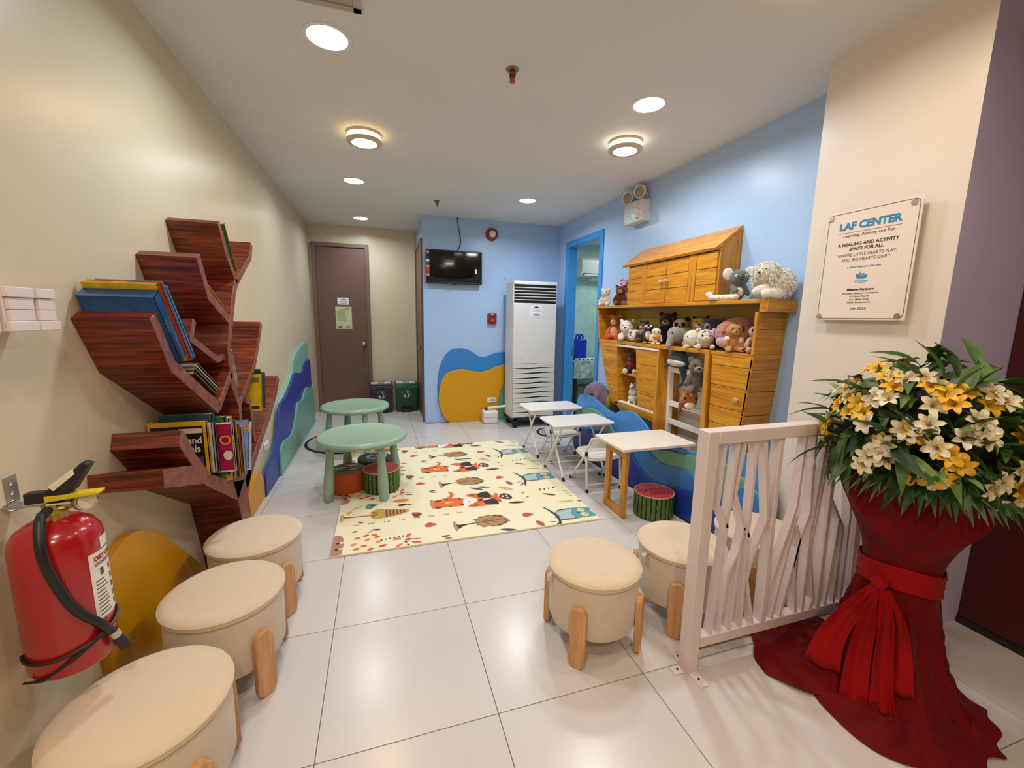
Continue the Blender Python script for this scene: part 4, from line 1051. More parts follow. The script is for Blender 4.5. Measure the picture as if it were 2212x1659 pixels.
# pears, leaves
for x, y in ((1.876, 2.62), (1.198, 2.655)):
    pr(PK, [(x - 0.034, y + 0.016), (x - 0.005, y + 0.034), (x + 0.02, y + 0.018), (x + 0.043, y + 0.0), (x + 0.02, y - 0.018), (x - 0.015, y - 0.03), (x - 0.038, y - 0.014)])
leaf('a85a60', 1.905, 2.52, 1.93, 2.436, 0.045); leaf(BK, 1.80, 2.84, 1.93, 2.824, 0.032); leaf('c9b07c', 1.8, 3.156, 1.908, 3.066, 0.045)
leaf('4c4a4e', 1.57, 3.195, 1.675, 3.127, 0.03); leaf('4c4a4e', 2.11, 2.93, 2.205, 2.873, 0.03); leaf('4c4a4e', 1.63, 2.47, 1.74, 2.432, 0.03)
leaf('7a3a44', 1.245, 2.478, 1.302, 2.486, 0.02); leaf('b0505c', 1.255, 2.447, 1.31, 2.456, 0.02); leaf('d0b884', 2.17, 2.76, 2.30, 2.74, 0.025)
leaf('7a3a44', 1.95, 2.985, 1.98, 2.98, 0.012); leaf('5a3a34', 1.96, 2.9, 1.99, 2.905, 0.01); leaf('b8404c', 2.32, 2.75, 2.35, 2.715, 0.02)
for i in range(4): leaf('4a3a34', 2.11 + i * 0.04, 2.985 + i * 0.006, 2.13 + i * 0.04, 3.03, 0.012)
leaf('4a3a34', 2.24, 3.03, 2.28, 3.035, 0.008)
for i in range(4): leaf('8a5a4c', 2.29 + (i % 2) * 0.01, 2.945 - i * 0.035, 2.335, 2.935 - i * 0.037, 0.008)
# owl on a branch
pr(TE, [(2.09, 2.617), (2.215, 2.635), (2.327, 2.62), (2.356, 2.6), (2.34, 2.55), (2.356, 2.482), (2.257, 2.478), (2.175, 2.474), (2.072, 2.486)])
pr('a9c4c4', [(2.095, 2.601), (2.21, 2.616), (2.185, 2.55), (2.18, 2.484), (2.083, 2.494)])
leaf('6a2a44', 2.1, 2.62, 2.22, 2.633, 0.016); leaf('6a2a44', 2.08, 2.487, 2.2, 2.474, 0.016)
for y in (2.588, 2.517): dot('ecc9a4', 2.276, y, 0.03, 0.03); dot('c0704c', 2.282, y, 0.006, 0.006)
pr('1f3f5a', [(2.235, 2.566), (2.235, 2.543), (2.256, 2.555)], False)
pr('33302f', [(2.02, 2.7), (2.034, 2.695), (2.062, 2.63), (2.08, 2.567), (2.077, 2.5), (2.06, 2.434), (2.044, 2.434), (2.058, 2.5), (2.058, 2.565), (2.045, 2.625)], False)
leaf('33302f', 2.035, 2.6, 2.09, 2.59, 0.008); leaf('33302f', 2.04, 2.52, 2.1, 2.55, 0.008); leaf('33302f', 2.055, 2.46, 1.99, 2.4, 0.012); leaf('33302f', 2.055, 2.46, 2.03, 2.385, 0.012); leaf('33302f', 2.04, 2.47, 1.98, 2.48, 0.006); leaf('33302f', 2.055, 2.47, 2.12, 2.49, 0.006)
# left column: spotted giraffe, reed tree, small animals
pr('b5806e', [(0.597, 2.65), (0.621, 2.668), (0.646, 2.645), (0.66, 2.574), (0.658, 2.479), (0.648, 2.42), (0.597, 2.42)])
for y in (2.49, 2.56): pr('f4f0e6', [(0.635, y), (0.66, y + 0.004), (0.66, y + 0.022), (0.635, y + 0.018)], False); pr(BK, [(0.615, y - 0.002), (0.637, y), (0.637, y + 0.02), (0.615, y + 0.018)], False)
for i, (x, y) in enumerate(((0.735, 2.602), (0.788, 2.623), (0.797, 2.569), (0.837, 2.617), (0.855, 2.59), (0.862, 2.528), (0.779, 2.499), (0.818, 2.452), (0.718, 2.531), (0.737, 2.475), (0.888, 2.472), (0.985, 2.452), (0.975, 2.53))):
    dot((OR, 'd8434c', 'e08a4a')[i % 3], x, y, 0.019 if i < 10 else 0.026, 0.012, 0.3 * (i % 3))
for i in range(6): pr(BK, [(0.875 + i * 0.026, 2.535 + i * 0.003), (0.887 + i * 0.026, 2.536 + i * 0.003), (0.887 + i * 0.026, 2.548 + i * 0.003), (0.875 + i * 0.026, 2.547 + i * 0.003)], False)
leaf('d8563c', 1.03, 2.53, 1.06, 2.58, 0.022); leaf('d8434c', 1.02, 2.505, 1.065, 2.51, 0.026); leaf('d8563c', 1.06, 2.47, 1.12, 2.45, 0.022); leaf(BK, 1.06, 2.508, 1.12, 2.495, 0.006)
leaf(BK, 1.015, 2.488, 1.035, 2.47, 0.01); leaf(BK, 1.03, 2.45, 1.045, 2.44, 0.01)
leaf(BK, 0.7, 2.69, 0.735, 2.692, 0.014); leaf(BK, 0.82, 2.69, 0.88, 2.675, 0.018); leaf(BK, 0.795, 2.65, 0.83, 2.685, 0.005)
dot('c8ae7e', 0.622, 2.905, 0.014, 0.06)
pr('b5683c', [(0.635, 2.925), (0.66, 2.915), (0.81, 2.906), (0.81, 2.896), (0.66, 2.9), (0.635, 2.895)], False)
pr('c3a452', [(0.809, 2.935), (0.83, 2.975), (0.87, 2.983), (1.0, 2.95), (1.078, 2.912), (1.003, 2.862), (0.87, 2.84), (0.826, 2.852), (0.808, 2.89)])
for i in range(6): pr('8a5a3c', [(0.91 + i * 0.024, 2.962 - i * 0.006), (0.926 + i * 0.024, 2.958 - i * 0.007), (0.926 + i * 0.024, 2.855 + i * 0.007), (0.91 + i * 0.024, 2.852 + i * 0.006)], False)
leaf('a84c2a', 0.812, 2.945, 0.86, 2.915, 0.02); leaf('a84c2a', 0.812, 2.88, 0.86, 2.905, 0.02)
leaf('e0883c', 0.965, 3.09, 1.085, 3.092, 0.055); leaf('3a2226', 0.995, 3.01, 1.06, 3.015, 0.035); leaf('3a2226', 1.05, 3.01, 1.1, 3.0, 0.012)
pr('6a9a88', [(0.771, 3.053), (0.796, 3.095), (0.854, 3.068), (0.833, 3.036), (0.807, 3.001), (0.781, 3.018)]); dot(BK, 0.82, 3.055, 0.014, 0.008)
pr('8a3a2a', [(1.089, 2.862), (1.133, 2.86), (1.156, 2.83), (1.12, 2.79), (1.1, 2.8)]); leaf('e0b45c', 1.095, 2.85, 1.14, 2.848, 0.008); leaf(BK, 1.09, 2.84, 1.145, 2.84, 0.008)
leaf('c8c08c', 0.68, 3.02, 0.75, 3.08, 0.014); leaf('c8b478', 0.65, 2.96, 0.68, 3.0, 0.03); leaf('b8504c', 0.73, 2.82, 0.765, 2.8, 0.016)
for i in range(8):
    x = 0.7 + i * 0.1
    pr('5a564c', [(x, 2.768), (x + 0.003, 2.768), (x + 0.003, 2.793), (x, 2.793)], False)
    for d_ in (0.014, 0.023, 0.032): pr('6a665c', [(x + d_, 2.774), (x + d_ + 0.005, 2.774), (x + d_ + 0.005, 2.785), (x + d_, 2.785)], False)
gp = G(); pmats = []
for ci, (c, lst) in enumerate(PRINT.items()):
    pmats.append(mat('matprint_' + c, c, 0.6, var=0.05, vscale=40)); gp.cur = ci
    for q, z in lst: gp.poly([(x, y, z) for x, y in q])
gp_o = gp.obj('print', pmats, pm); gp_o['kind'] = 'stuff'

# ================================================================ FOLDING TABLES AND CHAIRS
wmet = mat('white_metal', 'e4e0dc', 0.35, var=0.015)
wtop = mat('white_tabletop', 'e9e6e2', 0.28, var=0.01)
def rrect(x0, x1, y0, y1, r, n=5):
    out = []
    for cx, cy, a0 in ((x1 - r, y1 - r, 0), (x0 + r, y1 - r, 90), (x0 + r, y0 + r, 180), (x1 - r, y0 + r, 270)):
        for i in range(n + 1):
            a = rad(a0 + 90 * i / n); out.append((cx + r * math.cos(a), cy + r * math.sin(a)))
    return out
ft = thing('folding_table', 'x', 'table', (0, 0, 0), 'small white folding tables')
TZ = 0.497
G().prism(rrect(-0.295, 0.295, -0.185, 0.185, 0.035), 'z', TZ - 0.016, TZ).obj('tabletop', wtop, ft, 0.004)
G().tube([(x, y, TZ - 0.022) for x, y in rrect(-0.275, 0.275, -0.165, 0.165, 0.03)], 0.006, 6, closed=True).obj('under_frame', wmet, ft)
for s in (-1, 1):
    x = s * 0.205
    xo = x - 0.012
    G().tube(smooth_open([(xo, 0.175, 0.02), (xo, 0.0, 0.25), (xo, -0.11, 0.40), (xo, -0.15, 0.45), (xo, -0.155, 0.48)], 4), 0.0095, 10).obj('leg', wmet, ft)
    xi = x + 0.012
    G().tube(smooth_open([(xi, -0.175, 0.02), (xi, 0.0, 0.25), (xi, 0.11, 0.40), (xi, 0.15, 0.45), (xi, 0.155, 0.48)], 4), 0.0095, 10).obj('leg', wmet, ft)
    G().cyl((xo, 0.19, 0.0), (xo, 0.172, 0.026), 0.013, 0.012, 12).obj('rubber_foot', black_m, ft)
    G().cyl((xi, -0.19, 0.0), (xi, -0.172, 0.026), 0.013, 0.012, 12).obj('rubber_foot', black_m, ft)
    G().bx(x - 0.02, x + 0.02, -0.17, 0.17, TZ - 0.03, TZ - 0.017).obj('hinge_rail', wmet, ft, 0.002)
for y in (0.15, -0.15): G().tube([(-0.2, y, 0.05), (0.2, y, 0.05)], 0.006, 8).obj('cross_bar', wmet, ft)
ft.location = (2.592, 3.965, 0); ft['label'] = 'white folding table nearest the floor-standing air conditioner'
dup(ft, (2.588, 3.335, 0), rad(0), 'white folding table in the middle, between the other folding table and the desk')

fc = thing('folding_chair', 'x', 'chair', (0, 0, 0), 'small white folding chairs')
seatp = [(-0.135, -0.16), (0.135, -0.16), (0.14, 0.06), (0.12, 0.13), (0.07, 0.165), (0, 0.175), (-0.07, 0.165), (-0.12, 0.13), (-0.14, 0.06)]
sp_ = smooth_closed(seatp, 3)
G().prism(sp_, 'z', 0.262, 0.274).obj('seat_pan', wmet, fc, 0.003)
G().prism([(x * 0.94, y * 0.94) for x, y in sp_], 'z', 0.272, 0.288).obj('seat_pad', mat('white_vinyl', 'e3e1dd', 0.45, var=0.02), fc, 0.008, 3)
for y in (-0.08, 0.0, 0.08): G().box((0, y, 0.2885), (0.24, 0.004, 0.0015)).obj('seat_seam', mat('seam_grey', 'bdbab4', 0.6), fc)
for s in (-1, 1):
    x = s * 0.155
    G().tube(smooth_open([(x, -0.165, 0.02), (x, -0.13, 0.30), (x, -0.125, 0.33), (s * 0.145, -0.155, 0.40), (s * 0.13, -0.17, 0.455)], 4), 0.0095, 10).obj('rear_leg', wmet, fc)
    G().tube([(x * 0.93, 0.155, 0.02), (x * 0.93, -0.05, 0.25), (x * 0.93, -0.11, 0.315)], 0.0095, 10).obj('front_leg', wmet, fc)
    G().cyl((x, -0.168, 0.0), (x, -0.164, 0.028), 0.0135, 0.012, 12).obj('rubber_foot', black_m, fc)
    G().cyl((x * 0.93, 0.172, 0.0), (x * 0.93, 0.15, 0.026), 0.0135, 0.012, 12).obj('rubber_foot', black_m, fc)
    G().cyl((x, -0.134, 0.295), (x, -0.128, 0.33), 0.0125, 0.0125, 12).obj('joint_cap', black_m, fc)
    G().box((x * 0.93, -0.11, 0.27), (0.006, 0.06, 0.03), (rad(-30), 0, 0)).obj('hinge', wmet, fc)
pts = []
gg = G()
bk = [(-0.135 + 0.27 * i / 10, -0.165 - 0.02 * math.sin(PI * i / 10)) for i in range(11)]
gg.prism(band(bk, 0.01), 'z', 0.375, 0.455)
gg.obj('backrest', wmet, fc, 0.003)
G().tube([(-0.15, -0.16, 0.06), (0.15, -0.16, 0.06)], 0.006, 8).obj('cross_bar', wmet, fc)
G().tube([(-0.14, 0.13, 0.05), (0.14, 0.13, 0.05)], 0.006, 8).obj('cross_bar', wmet, fc)
fc.location = (2.635, 3.045, 0); fc['label'] = 'white folding chair between the middle folding table and the white desk'
dup(fc, (2.62, 3.755, 0), rad(0), 'white folding chair between the two folding tables')

# ================================================================ WAVE CUT-OUT BOARDS
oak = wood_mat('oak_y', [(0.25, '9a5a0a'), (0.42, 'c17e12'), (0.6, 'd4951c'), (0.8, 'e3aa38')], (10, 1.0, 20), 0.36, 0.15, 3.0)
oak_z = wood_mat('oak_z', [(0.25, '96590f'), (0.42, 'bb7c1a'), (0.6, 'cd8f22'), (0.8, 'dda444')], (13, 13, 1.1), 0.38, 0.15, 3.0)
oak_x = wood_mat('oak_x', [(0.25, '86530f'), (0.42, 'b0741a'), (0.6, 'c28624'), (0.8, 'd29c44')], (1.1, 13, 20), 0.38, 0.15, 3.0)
WA = Vector((2.905, 3.95, 0)); WB = Vector((2.985, 2.2, 0))
wd = (WB - WA).normalized(); wn = Vector((0, 0, 1)).cross(wd)   # normal
if wn.x > 0: wn = -wn
wt = thing('wave_screen', 'layered blue and green wave-shaped boards standing before the ark shelf', 'wave boards', (WA + WB) / 2)
def wave(name, pts, d0, d1, m_):
    gg = G(); gg.T = Matrix(((wd.x, wn.x, 0, WA.x), (wd.y, wn.y, 0, WA.y), (0, 0, 1, 0), (0, 0, 0, 1)))
    gg.prism(pts, 'y', d0, d1)
    gg.obj(name, m_, wt, 0.003)
lb_ = mat('wave_light_blue', '3b87d3', 0.38, var=0.02); gb_ = mat('wave_green', '6a9c86', 0.38, var=0.02); mb_ = mat('wave_mid_blue', '2f74b8', 0.38, var=0.02); nb_ = mat('wave_navy', '1d3a94', 0.38, var=0.02)
wave('light_blue_board', [(0.025, 0.02)] + smooth_open([(0.022, 0.43), (0.022, 0.552), (0.074, 0.616), (0.209, 0.638), (0.337, 0.63), (0.498, 0.59), (0.613, 0.563), (0.711, 0.559), (0.799, 0.598), (0.895, 0.621), (1.006, 0.617), (1.098, 0.583), (1.169, 0.545), (1.22, 0.505), (1.4, 0.487), (1.517, 0.485), (1.635, 0.49), (1.74, 0.525), (1.869, 0.607), (1.955, 0.636), (2.034, 0.627), (2.105, 0.607), (2.175, 0.578), (2.243, 0.53), (2.3, 0.45)], 4) + [(2.32, 0.02)], 0.0, 0.018, lb_)
wave('green_board', [(0.06, 0.02)] + smooth_open([(0.062, 0.44), (0.195, 0.49), (0.335, 0.523), (0.445, 0.518), (0.576, 0.491), (0.657, 0.446), (0.704, 0.407), (0.8, 0.36), (0.95, 0.335), (1.12, 0.35), (1.238, 0.384), (1.345, 0.408), (1.459, 0.441), (1.555, 0.448), (1.693, 0.475), (1.8, 0.508), (1.868, 0.515), (1.969, 0.507), (2.104, 0.459), (2.199, 0.413), (2.26, 0.395)], 4) + [(2.28, 0.02)], 0.018, 0.036, gb_)
wave('mid_blue_board', [(0.05, 0.02)] + smooth_open([(0.052, 0.29), (0.34, 0.325), (0.7, 0.36), (0.95, 0.37), (1.12, 0.385), (1.222, 0.377), (1.314, 0.337), (1.392, 0.322), (1.533, 0.342), (1.63, 0.358), (1.694, 0.354), (1.8, 0.32), (1.9, 0.288), (1.96, 0.311), (2.047, 0.384), (2.109, 0.416), (2.199, 0.408), (2.26, 0.37)], 4) + [(2.28, 0.02)], 0.036, 0.052, mb_)
wave('navy_board', [(0.04, 0.02)] + smooth_open([(0.042, 0.24), (0.2, 0.28), (0.341, 0.313), (0.6, 0.34), (0.85, 0.335), (1.023, 0.306), (1.081, 0.265), (1.166, 0.204), (1.245, 0.172), (1.371, 0.165), (1.515, 0.185), (1.689, 0.231), (1.8, 0.25), (1.916, 0.256), (2.014, 0.235), (2.1, 0.15), (2.2, 0.1)], 4) + [(2.25, 0.02)], 0.052, 0.068, nb_)
wave('base_strip', [(0.05, 0.0), (2.25, 0.0), (2.25, 0.022), (0.05, 0.022)], 0.004, 0.06, mat('base_dark', '3a3328', 0.7))

# ================================================================ WHITE DESK WITH WOODEN PANEL LEG
dk = thing('fold_down_desk', 'white rectangular desk with a hollow wooden panel leg', 'desk', (2.75, 2.52, 0))
G().bx(2.44, 3.032, 2.328, 2.722, 0.517, 0.537).obj('desktop', mat('desk_white', 'ece5dc', 0.22, var=0.01), dk, 0.003)
pnl = G().bx(2.508, 2.535, 2.395, 2.449, 0, 0.517).obj('panel_leg', oak_z, dk, 0.002)
G().bx(2.508, 2.535, 2.611, 2.665, 0, 0.517).obj('stile', oak_z, pnl, 0.002)
G().bx(2.508, 2.535, 2.4495, 2.6105, 0, 0.06).obj('rail', oak_z, pnl, 0.002)
G().bx(2.508, 2.535, 2.4495, 2.6105, 0.44, 0.517).obj('rail', oak_z, pnl, 0.002)
G().bx(2.535, 3.03, 2.45, 2.6, 0.5, 0.517).obj('under_rail', oak, dk)

# ================================================================ ARK SHELF
XW = 3.271
XF = 3.05
ark = thing('ark_shelf', 'large wooden wall shelf built like an ark with a small house on its deck', 'shelf', (3.16, 2.75, 0.56))
def yzp(name, pts, x0, x1, m_, bev=0.0025, par=None):
    return G().prism(pts, 'x', x0, x1).obj(name, m_, par or ark, bev)
# back
yzp('back_panel', [(3.87, 1.5), (3.83, 1.2), (1.95, 1.2), (1.93, 1.45), (1.88, 1.45), (1.88, 1.5)], XW - 0.012, XW - 0.002, mat('ark_back', 'a8922e', 0.5, var=0.05), 0)
# deck
yzp('deck', [(3.905, 1.506), (3.905, 1.53), (1.885, 1.53), (1.885, 1.506)], XF - 0.005, XW - 0.002, oak)
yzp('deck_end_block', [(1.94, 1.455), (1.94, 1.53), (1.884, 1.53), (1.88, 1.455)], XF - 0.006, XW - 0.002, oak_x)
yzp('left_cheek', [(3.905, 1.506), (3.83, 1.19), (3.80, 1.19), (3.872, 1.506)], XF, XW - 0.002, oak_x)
# shelf floor
yzp('shelf_floor', [(3.83, 1.172), (3.83, 1.2), (1.947, 1.2), (1.947, 1.172)], XF, XW - 0.002, oak)
# left planks
ly = [1.172, 1.1, 1.0, 0.872, 0.765, 0.684, 0.6]
def ledge(z): return 3.83 - (1.19 - z) * 0.5
for i in range(6):
    z1, z0 = ly[i] - 0.0015, ly[i + 1] + 0.0015
    yzp('hull_plank', [(ledge(z1), z1), (3.50 - (1.19 - z1) * 0.16, z1), (3.50 - (1.19 - z0) * 0.16, z0), (ledge(z0), z0)], XF, XF + 0.02, oak)
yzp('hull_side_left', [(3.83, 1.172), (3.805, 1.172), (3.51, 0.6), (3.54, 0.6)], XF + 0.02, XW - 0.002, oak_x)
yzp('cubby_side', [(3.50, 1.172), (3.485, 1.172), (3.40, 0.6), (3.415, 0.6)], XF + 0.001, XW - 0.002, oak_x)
# cubby back panel wall side and shelf
yzp('cubby_back', [(3.49, 1.16), (2.86, 1.16), (2.86, 0.62), (3.41, 0.62)], XW - 0.03, XW - 0.018, mat('cubby_white', 'd8d2c8', 0.5), 0)
yzp('cubby_shelf', [(3.46, 0.892), (3.46, 0.908), (2.86, 0.908), (2.86, 0.892)], XF + 0.03, XW - 0.03, oak)
yzp('track_top', [(3.49, 1.148), (3.49, 1.166), (2.855, 1.166), (2.855, 1.148)], XF + 0.002, XF + 0.028, white_m)
yzp('track_bottom', [(3.40, 0.628), (3.40, 0.644), (2.855, 0.644), (2.855, 0.628)], XF + 0.002, XF + 0.028, white_m)
yzp('bottom_board', [(3.54, 0.598), (3.41, 0.628), (2.85, 0.628), (2.85, 0.56), (3.2, 0.575)], XF, XW - 0.01, oak)
# sliding door of planks
sd = yzp('sliding_door', [(3.17, 1.146), (2.862, 1.146), (2.862, 0.645), (3.105, 0.645)], XF + 0.018, XF + 0.026, oak)
dz = [1.146, 1.015, 0.882, 0.785, 0.707, 0.645]
for i in range(5):
    z1, z0 = dz[i] - 0.0012, dz[i + 1] + 0.0012
    def dl(z): return 3.178 - (1.146 - z) * 0.135
    yzp('door_plank', [(dl(z1), z1), (2.862, z1), (2.862, z0), (dl(z0), z0)], XF + 0.008, XF + 0.018, oak, par=sd)
def knob(y, z, par, x=XF, r=0.017):
    G().lathe([(0.008, 0), (0.007, 0.012), (r, 0.022), (r, 0.032), (r * 0.7, 0.04), (0.0001, 0.042)], (x, y, z), 18, (-1, 0, 0)).obj('knob', beech, par)
knob(3.145, 0.946, sd, XF + 0.008)
# posts
yzp('post', [(2.852, 1.2), (2.835, 1.2), (2.795, 0.1), (2.845, 0.1)], XF - 0.012, XW - 0.002, oak_z)
yzp('post', [(2.326, 1.2), (2.29, 1.2), (2.245, 0.1), (2.30, 0.1)], XF - 0.02, XW - 0.002, oak_z)
# ladder
lad = yzp('ladder', [(2.834, 1.166), (2.805, 1.166), (2.765, 0.1), (2.79, 0.1)], XF + 0.085, XF + 0.125, white_m)
yzp('rail', [(2.35, 1.166), (2.33, 1.166), (2.305, 0.1), (2.335, 0.1)], XF + 0.085, XF + 0.125, white_m, par=lad)
for z in (1.008, 0.735, 0.587, 0.38): yzp('rung', [(2.80, z - 0.021), (2.80, z + 0.021), (2.335, z + 0.021), (2.335, z - 0.021)], XF + 0.088, XF + 0.108, white_m, par=lad)
for z in (1.008, 0.735): yzp('tread', [(2.80, z - 0.02), (2.80, z - 0.002), (2.335, z - 0.002), (2.335, z - 0.02)], XF + 0.108, XW - 0.02, white_m, par=lad)
yzp('ladder_back', [(2.835, 1.166), (2.31, 1.166), (2.30, 0.1), (2.79, 0.1)], XW - 0.02, XW - 0.012, mat('cubby_white', 'd8d2c8', 0.5), 0, par=lad)
# right cabinet
cz_ = [1.172, 1.11, 0.977, 0.834, 0.72, 0.60, 0.5]
def cl_(z): return 2.278 - (1.2 - z) * 0.05
def cr_(z): return 1.947 + (1.2 - z) * 0.082
cd_ = yzp('cabinet_door', [(cl_(1.1), 1.112), (cr_(1.1) + 0.004, 1.112), (cr_(0.5), 0.5), (cl_(0.5), 0.5)], XF + 0.008, XF + 0.02, oak)
for i in range(6):
    z1, z0 = cz_[i] - 0.0015, cz_[i + 1] + 0.0015
    yzp('hull_plank', [(cl_(z1), z1), (cr_(z1), z1), (cr_(z0), z0), (cl_(z0), z0)], XF - 0.002, XF + 0.01, oak)
knob(2.024, 0.907, cd_, XF - 0.002, 0.019)
# right side planks (end of the hull, facing the entrance)
sz = [1.455, 1.35, 1.2, 1.105, 0.966, 0.812, 0.66, 0.5]
def sr_(z): return 1.945 + max(0, (1.2 - z)) * 0.082
for i in range(7):
    z1, z0 = sz[i] - 0.0015, sz[i + 1] + 0.0015
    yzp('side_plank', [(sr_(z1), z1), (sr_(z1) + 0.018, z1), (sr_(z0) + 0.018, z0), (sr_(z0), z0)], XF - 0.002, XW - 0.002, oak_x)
yzp('stern_post', [(1.965, 1.455), (1.947, 1.455), (1.947, 1.2), (1.965, 1.2)], XF - 0.008, XF + 0.004, oak_z)
yzp('hull_bottom', [(2.225, 0.49), (1.98, 0.49), (1.98, 0.47), (2.225, 0.47)], XF, XW - 0.002, oak)
# deck house
XH = 3.085
hs = yzp('house', [(3.405, 1.53), (3.405, 1.868), (2.335, 1.868), (2.335, 1.53)], XH + 0.012, XW - 0.002, oak_z)
panels = [(3.405, 3.20), (3.13, 2.875), (2.868, 2.62), (2.54, 2.345)]
for a, b_ in panels:
    for z0, z1 in ((1.536, 1.644), (1.648, 1.752), (1.756, 1.862)):
        yzp('wall_plank', [(a - 0.002, z0), (a - 0.002, z1), (b_ + 0.002, z1), (b_ + 0.002, z0)], XH, XH + 0.012, oak, par=hs)
for a, b_ in ((3.198, 3.132), (2.618, 2.542)):
    for k in range(2):
        m0 = a + (b_ - a) * k / 2; m1 = a + (b_ - a) * (k + 1) / 2
        yzp('upright_batten', [(m0 - 0.001, 1.533), (m0 - 0.001, 1.866), (m1 + 0.001, 1.866), (m1 + 0.001, 1.533)], XH - 0.002, XH + 0.012, oak_z, par=hs)
knob(2.905, 1.70, hs, XH, 0.018); knob(2.838, 1.70, hs, XH, 0.018)
rf = G()
rf.add([(XH - 0.025, 3.475, 1.885), (XH - 0.025, 2.34, 1.885), (XW - 0.002, 2.34, 2.04), (XW - 0.002, 3.475, 2.04), (XH - 0.012, 3.475, 1.866), (XH - 0.012, 2.34, 1.866), (XW - 0.002, 2.34, 2.012), (XW - 0.002, 3.475, 2.012)],
       [(0, 1, 2, 3), (7, 6, 5, 4), (0, 4, 5, 1), (1, 5, 6, 2), (2, 6, 7, 3), (3, 7, 4, 0)])
rf.obj('roof', oak, ark, 0.002)
gb = G().prism([(XH, 1.866), (XW - 0.002, 1.866), (XW - 0.002, 2.012), (XH + 0.005, 1.875)], 'y', 2.335, 2.36)
gb.obj('gable', oak_z, ark)
G().prism([(XH, 1.866), (XW - 0.002, 1.866), (XW - 0.002, 2.012), (XH + 0.005, 1.875)], 'y', 3.38, 3.405).obj('gable', oak_z, ark)

# emergency light
el = thing('emergency_light', 'white twin-head emergency light high on the blue wall', 'emergency light', (3.24, 3.55, 2.3))
G().bx(3.175, XW, 3.40, 3.68, 2.285, 2.47).obj('housing', mat('em_grey', 'cfcfd4', 0.35), el, 0.004)
G().bx(3.172, 3.176, 3.41, 3.475, 2.30, 2.46).obj('instruction_label', mat('em_label', 'd9c4b4', 0.5, var=0.35, vscale=60), el)
for i in range(3): G().lathe([(0.006, 0), (0.005, 0.006), (0.0001, 0.006)], (3.174, 3.425 + i * 0.02, 2.31), 10, (-1, 0, 0)).obj('indicator', mat('ind%d' % i, ['3a5a2a', 'b8962a', '5a2a2a'][i], 0.4), el)
G().prism([(3.5, 2.35), (3.64, 2.385), (3.64, 2.36), (3.56, 2.33), (3.5, 2.325)], 'x', 3.171, 3.1755).obj('status_window', mat('em_window', 'a9d8dc', 0.2), el)
for y, z in ((3.47, 2.545), (3.665, 2.535)):
    hx = G().lathe([(0.02, -0.05), (0.045, -0.035), (0.056, 0.0), (0.056, 0.018), (0.048, 0.02), (0.046, 0.006), (0.0001, 0.002)], (3.20, y, z), 24, (-0.85, -0.45, -0.15)).obj('lamp_head', white_m, el)
    G().lathe([(0.0465, 0.013), (0.03, 0.016), (0.0001, 0.017)], (3.20, y, z), 24, (-0.85, -0.45, -0.15)).obj('lens', mat('reflector', 'a8a08a', 0.12, 0.9, bump=0.6, bscale=60, bdist=0.01), el)
    G().cyl((3.215, y, 2.47), (3.215, y, z - 0.04), 0.012, 0.012, 12).obj('swivel', white_m, el)
G().tube(smooth_open([(3.22, 3.5, 2.54), (3.25, 3.44, 2.53), (3.255, 3.42, 2.46), (3.25, 3.41, 2.4)], 5), 0.004, 6).obj('wire', white_m, el)

# ================================================================ PLUSH TOYS
def toy(name, label, loc, rz, s, main, mc, parts, vox=0.022, tilt=(0, 0), fluff=0.6):
    """local frame: faces -Y, base at z=0, unit height scaled by s"""
    t = thing(name, label, 'plush toy', (0, 0, 0), 'plush toys on the ark shelf')
    gg = G()
    for e in main: blob(gg, e, s)
    o = gg.obj('body', plush_mat(mc, fluff), t)
    r = o.modifiers.new('remesh', 'REMESH'); r.mode = 'VOXEL'; r.voxel_size = vox * s; r.use_smooth_shade = True
    sm_ = o.modifiers.new('smooth', 'SMOOTH'); sm_.factor = 0.5; sm_.iterations = 3
    for nm, c, es in parts:
        g2 = G()
        for e in es: blob(g2, e, s)
        if nm in ('eye', 'nose'): mm = mat('plush_bead_' + c, c, 0.15)
        else: mm = plush_mat(c, fluff)
        g2.obj(nm, mm, t)
    t.location = loc; t.rotation_euler = (rad(tilt[0]), rad(tilt[1]), rad(rz))
    return t
def blob(gg, e, s):
    if e[0] == 'c':
        gg.cap(Vector(e[1]) * s, Vector(e[2]) * s, e[3] * s, e[4] * s, 12)
    else:
        rot = tuple(rad(a) for a in e[6:9]) if len(e) > 6 else None
        gg.ell(Vector(e[0:3]) * s, tuple(a * s for a in e[3:6]), rot, 14, 9)
def sit_main(ear='round', er=0.085, arms=True, head=(0, -0.03, 0.70, 0.25, 0.22, 0.22)):
    m = [(0, 0.02, 0.28, 0.23, 0.2, 0.29), head]
    hz = head[2]
    if ear == 'round': m += [(-0.19, 0.0, hz + 0.19, er, er * 0.6, er), (0.19, 0.0, hz + 0.19, er, er * 0.6, er)]
    if ear == 'none': pass
    if arms: m += [('c', (-0.18, -0.04, 0.44), (-0.27, -0.16, 0.24), 0.085, 0.08), ('c', (0.18, -0.04, 0.44), (0.27, -0.16, 0.24), 0.085, 0.08)]
    m += [('c', (-0.14, -0.06, 0.12), (-0.2, -0.32, 0.095), 0.11, 0.09), ('c', (0.14, -0.06, 0.12), (0.2, -0.32, 0.095), 0.11, 0.09)]
    return m
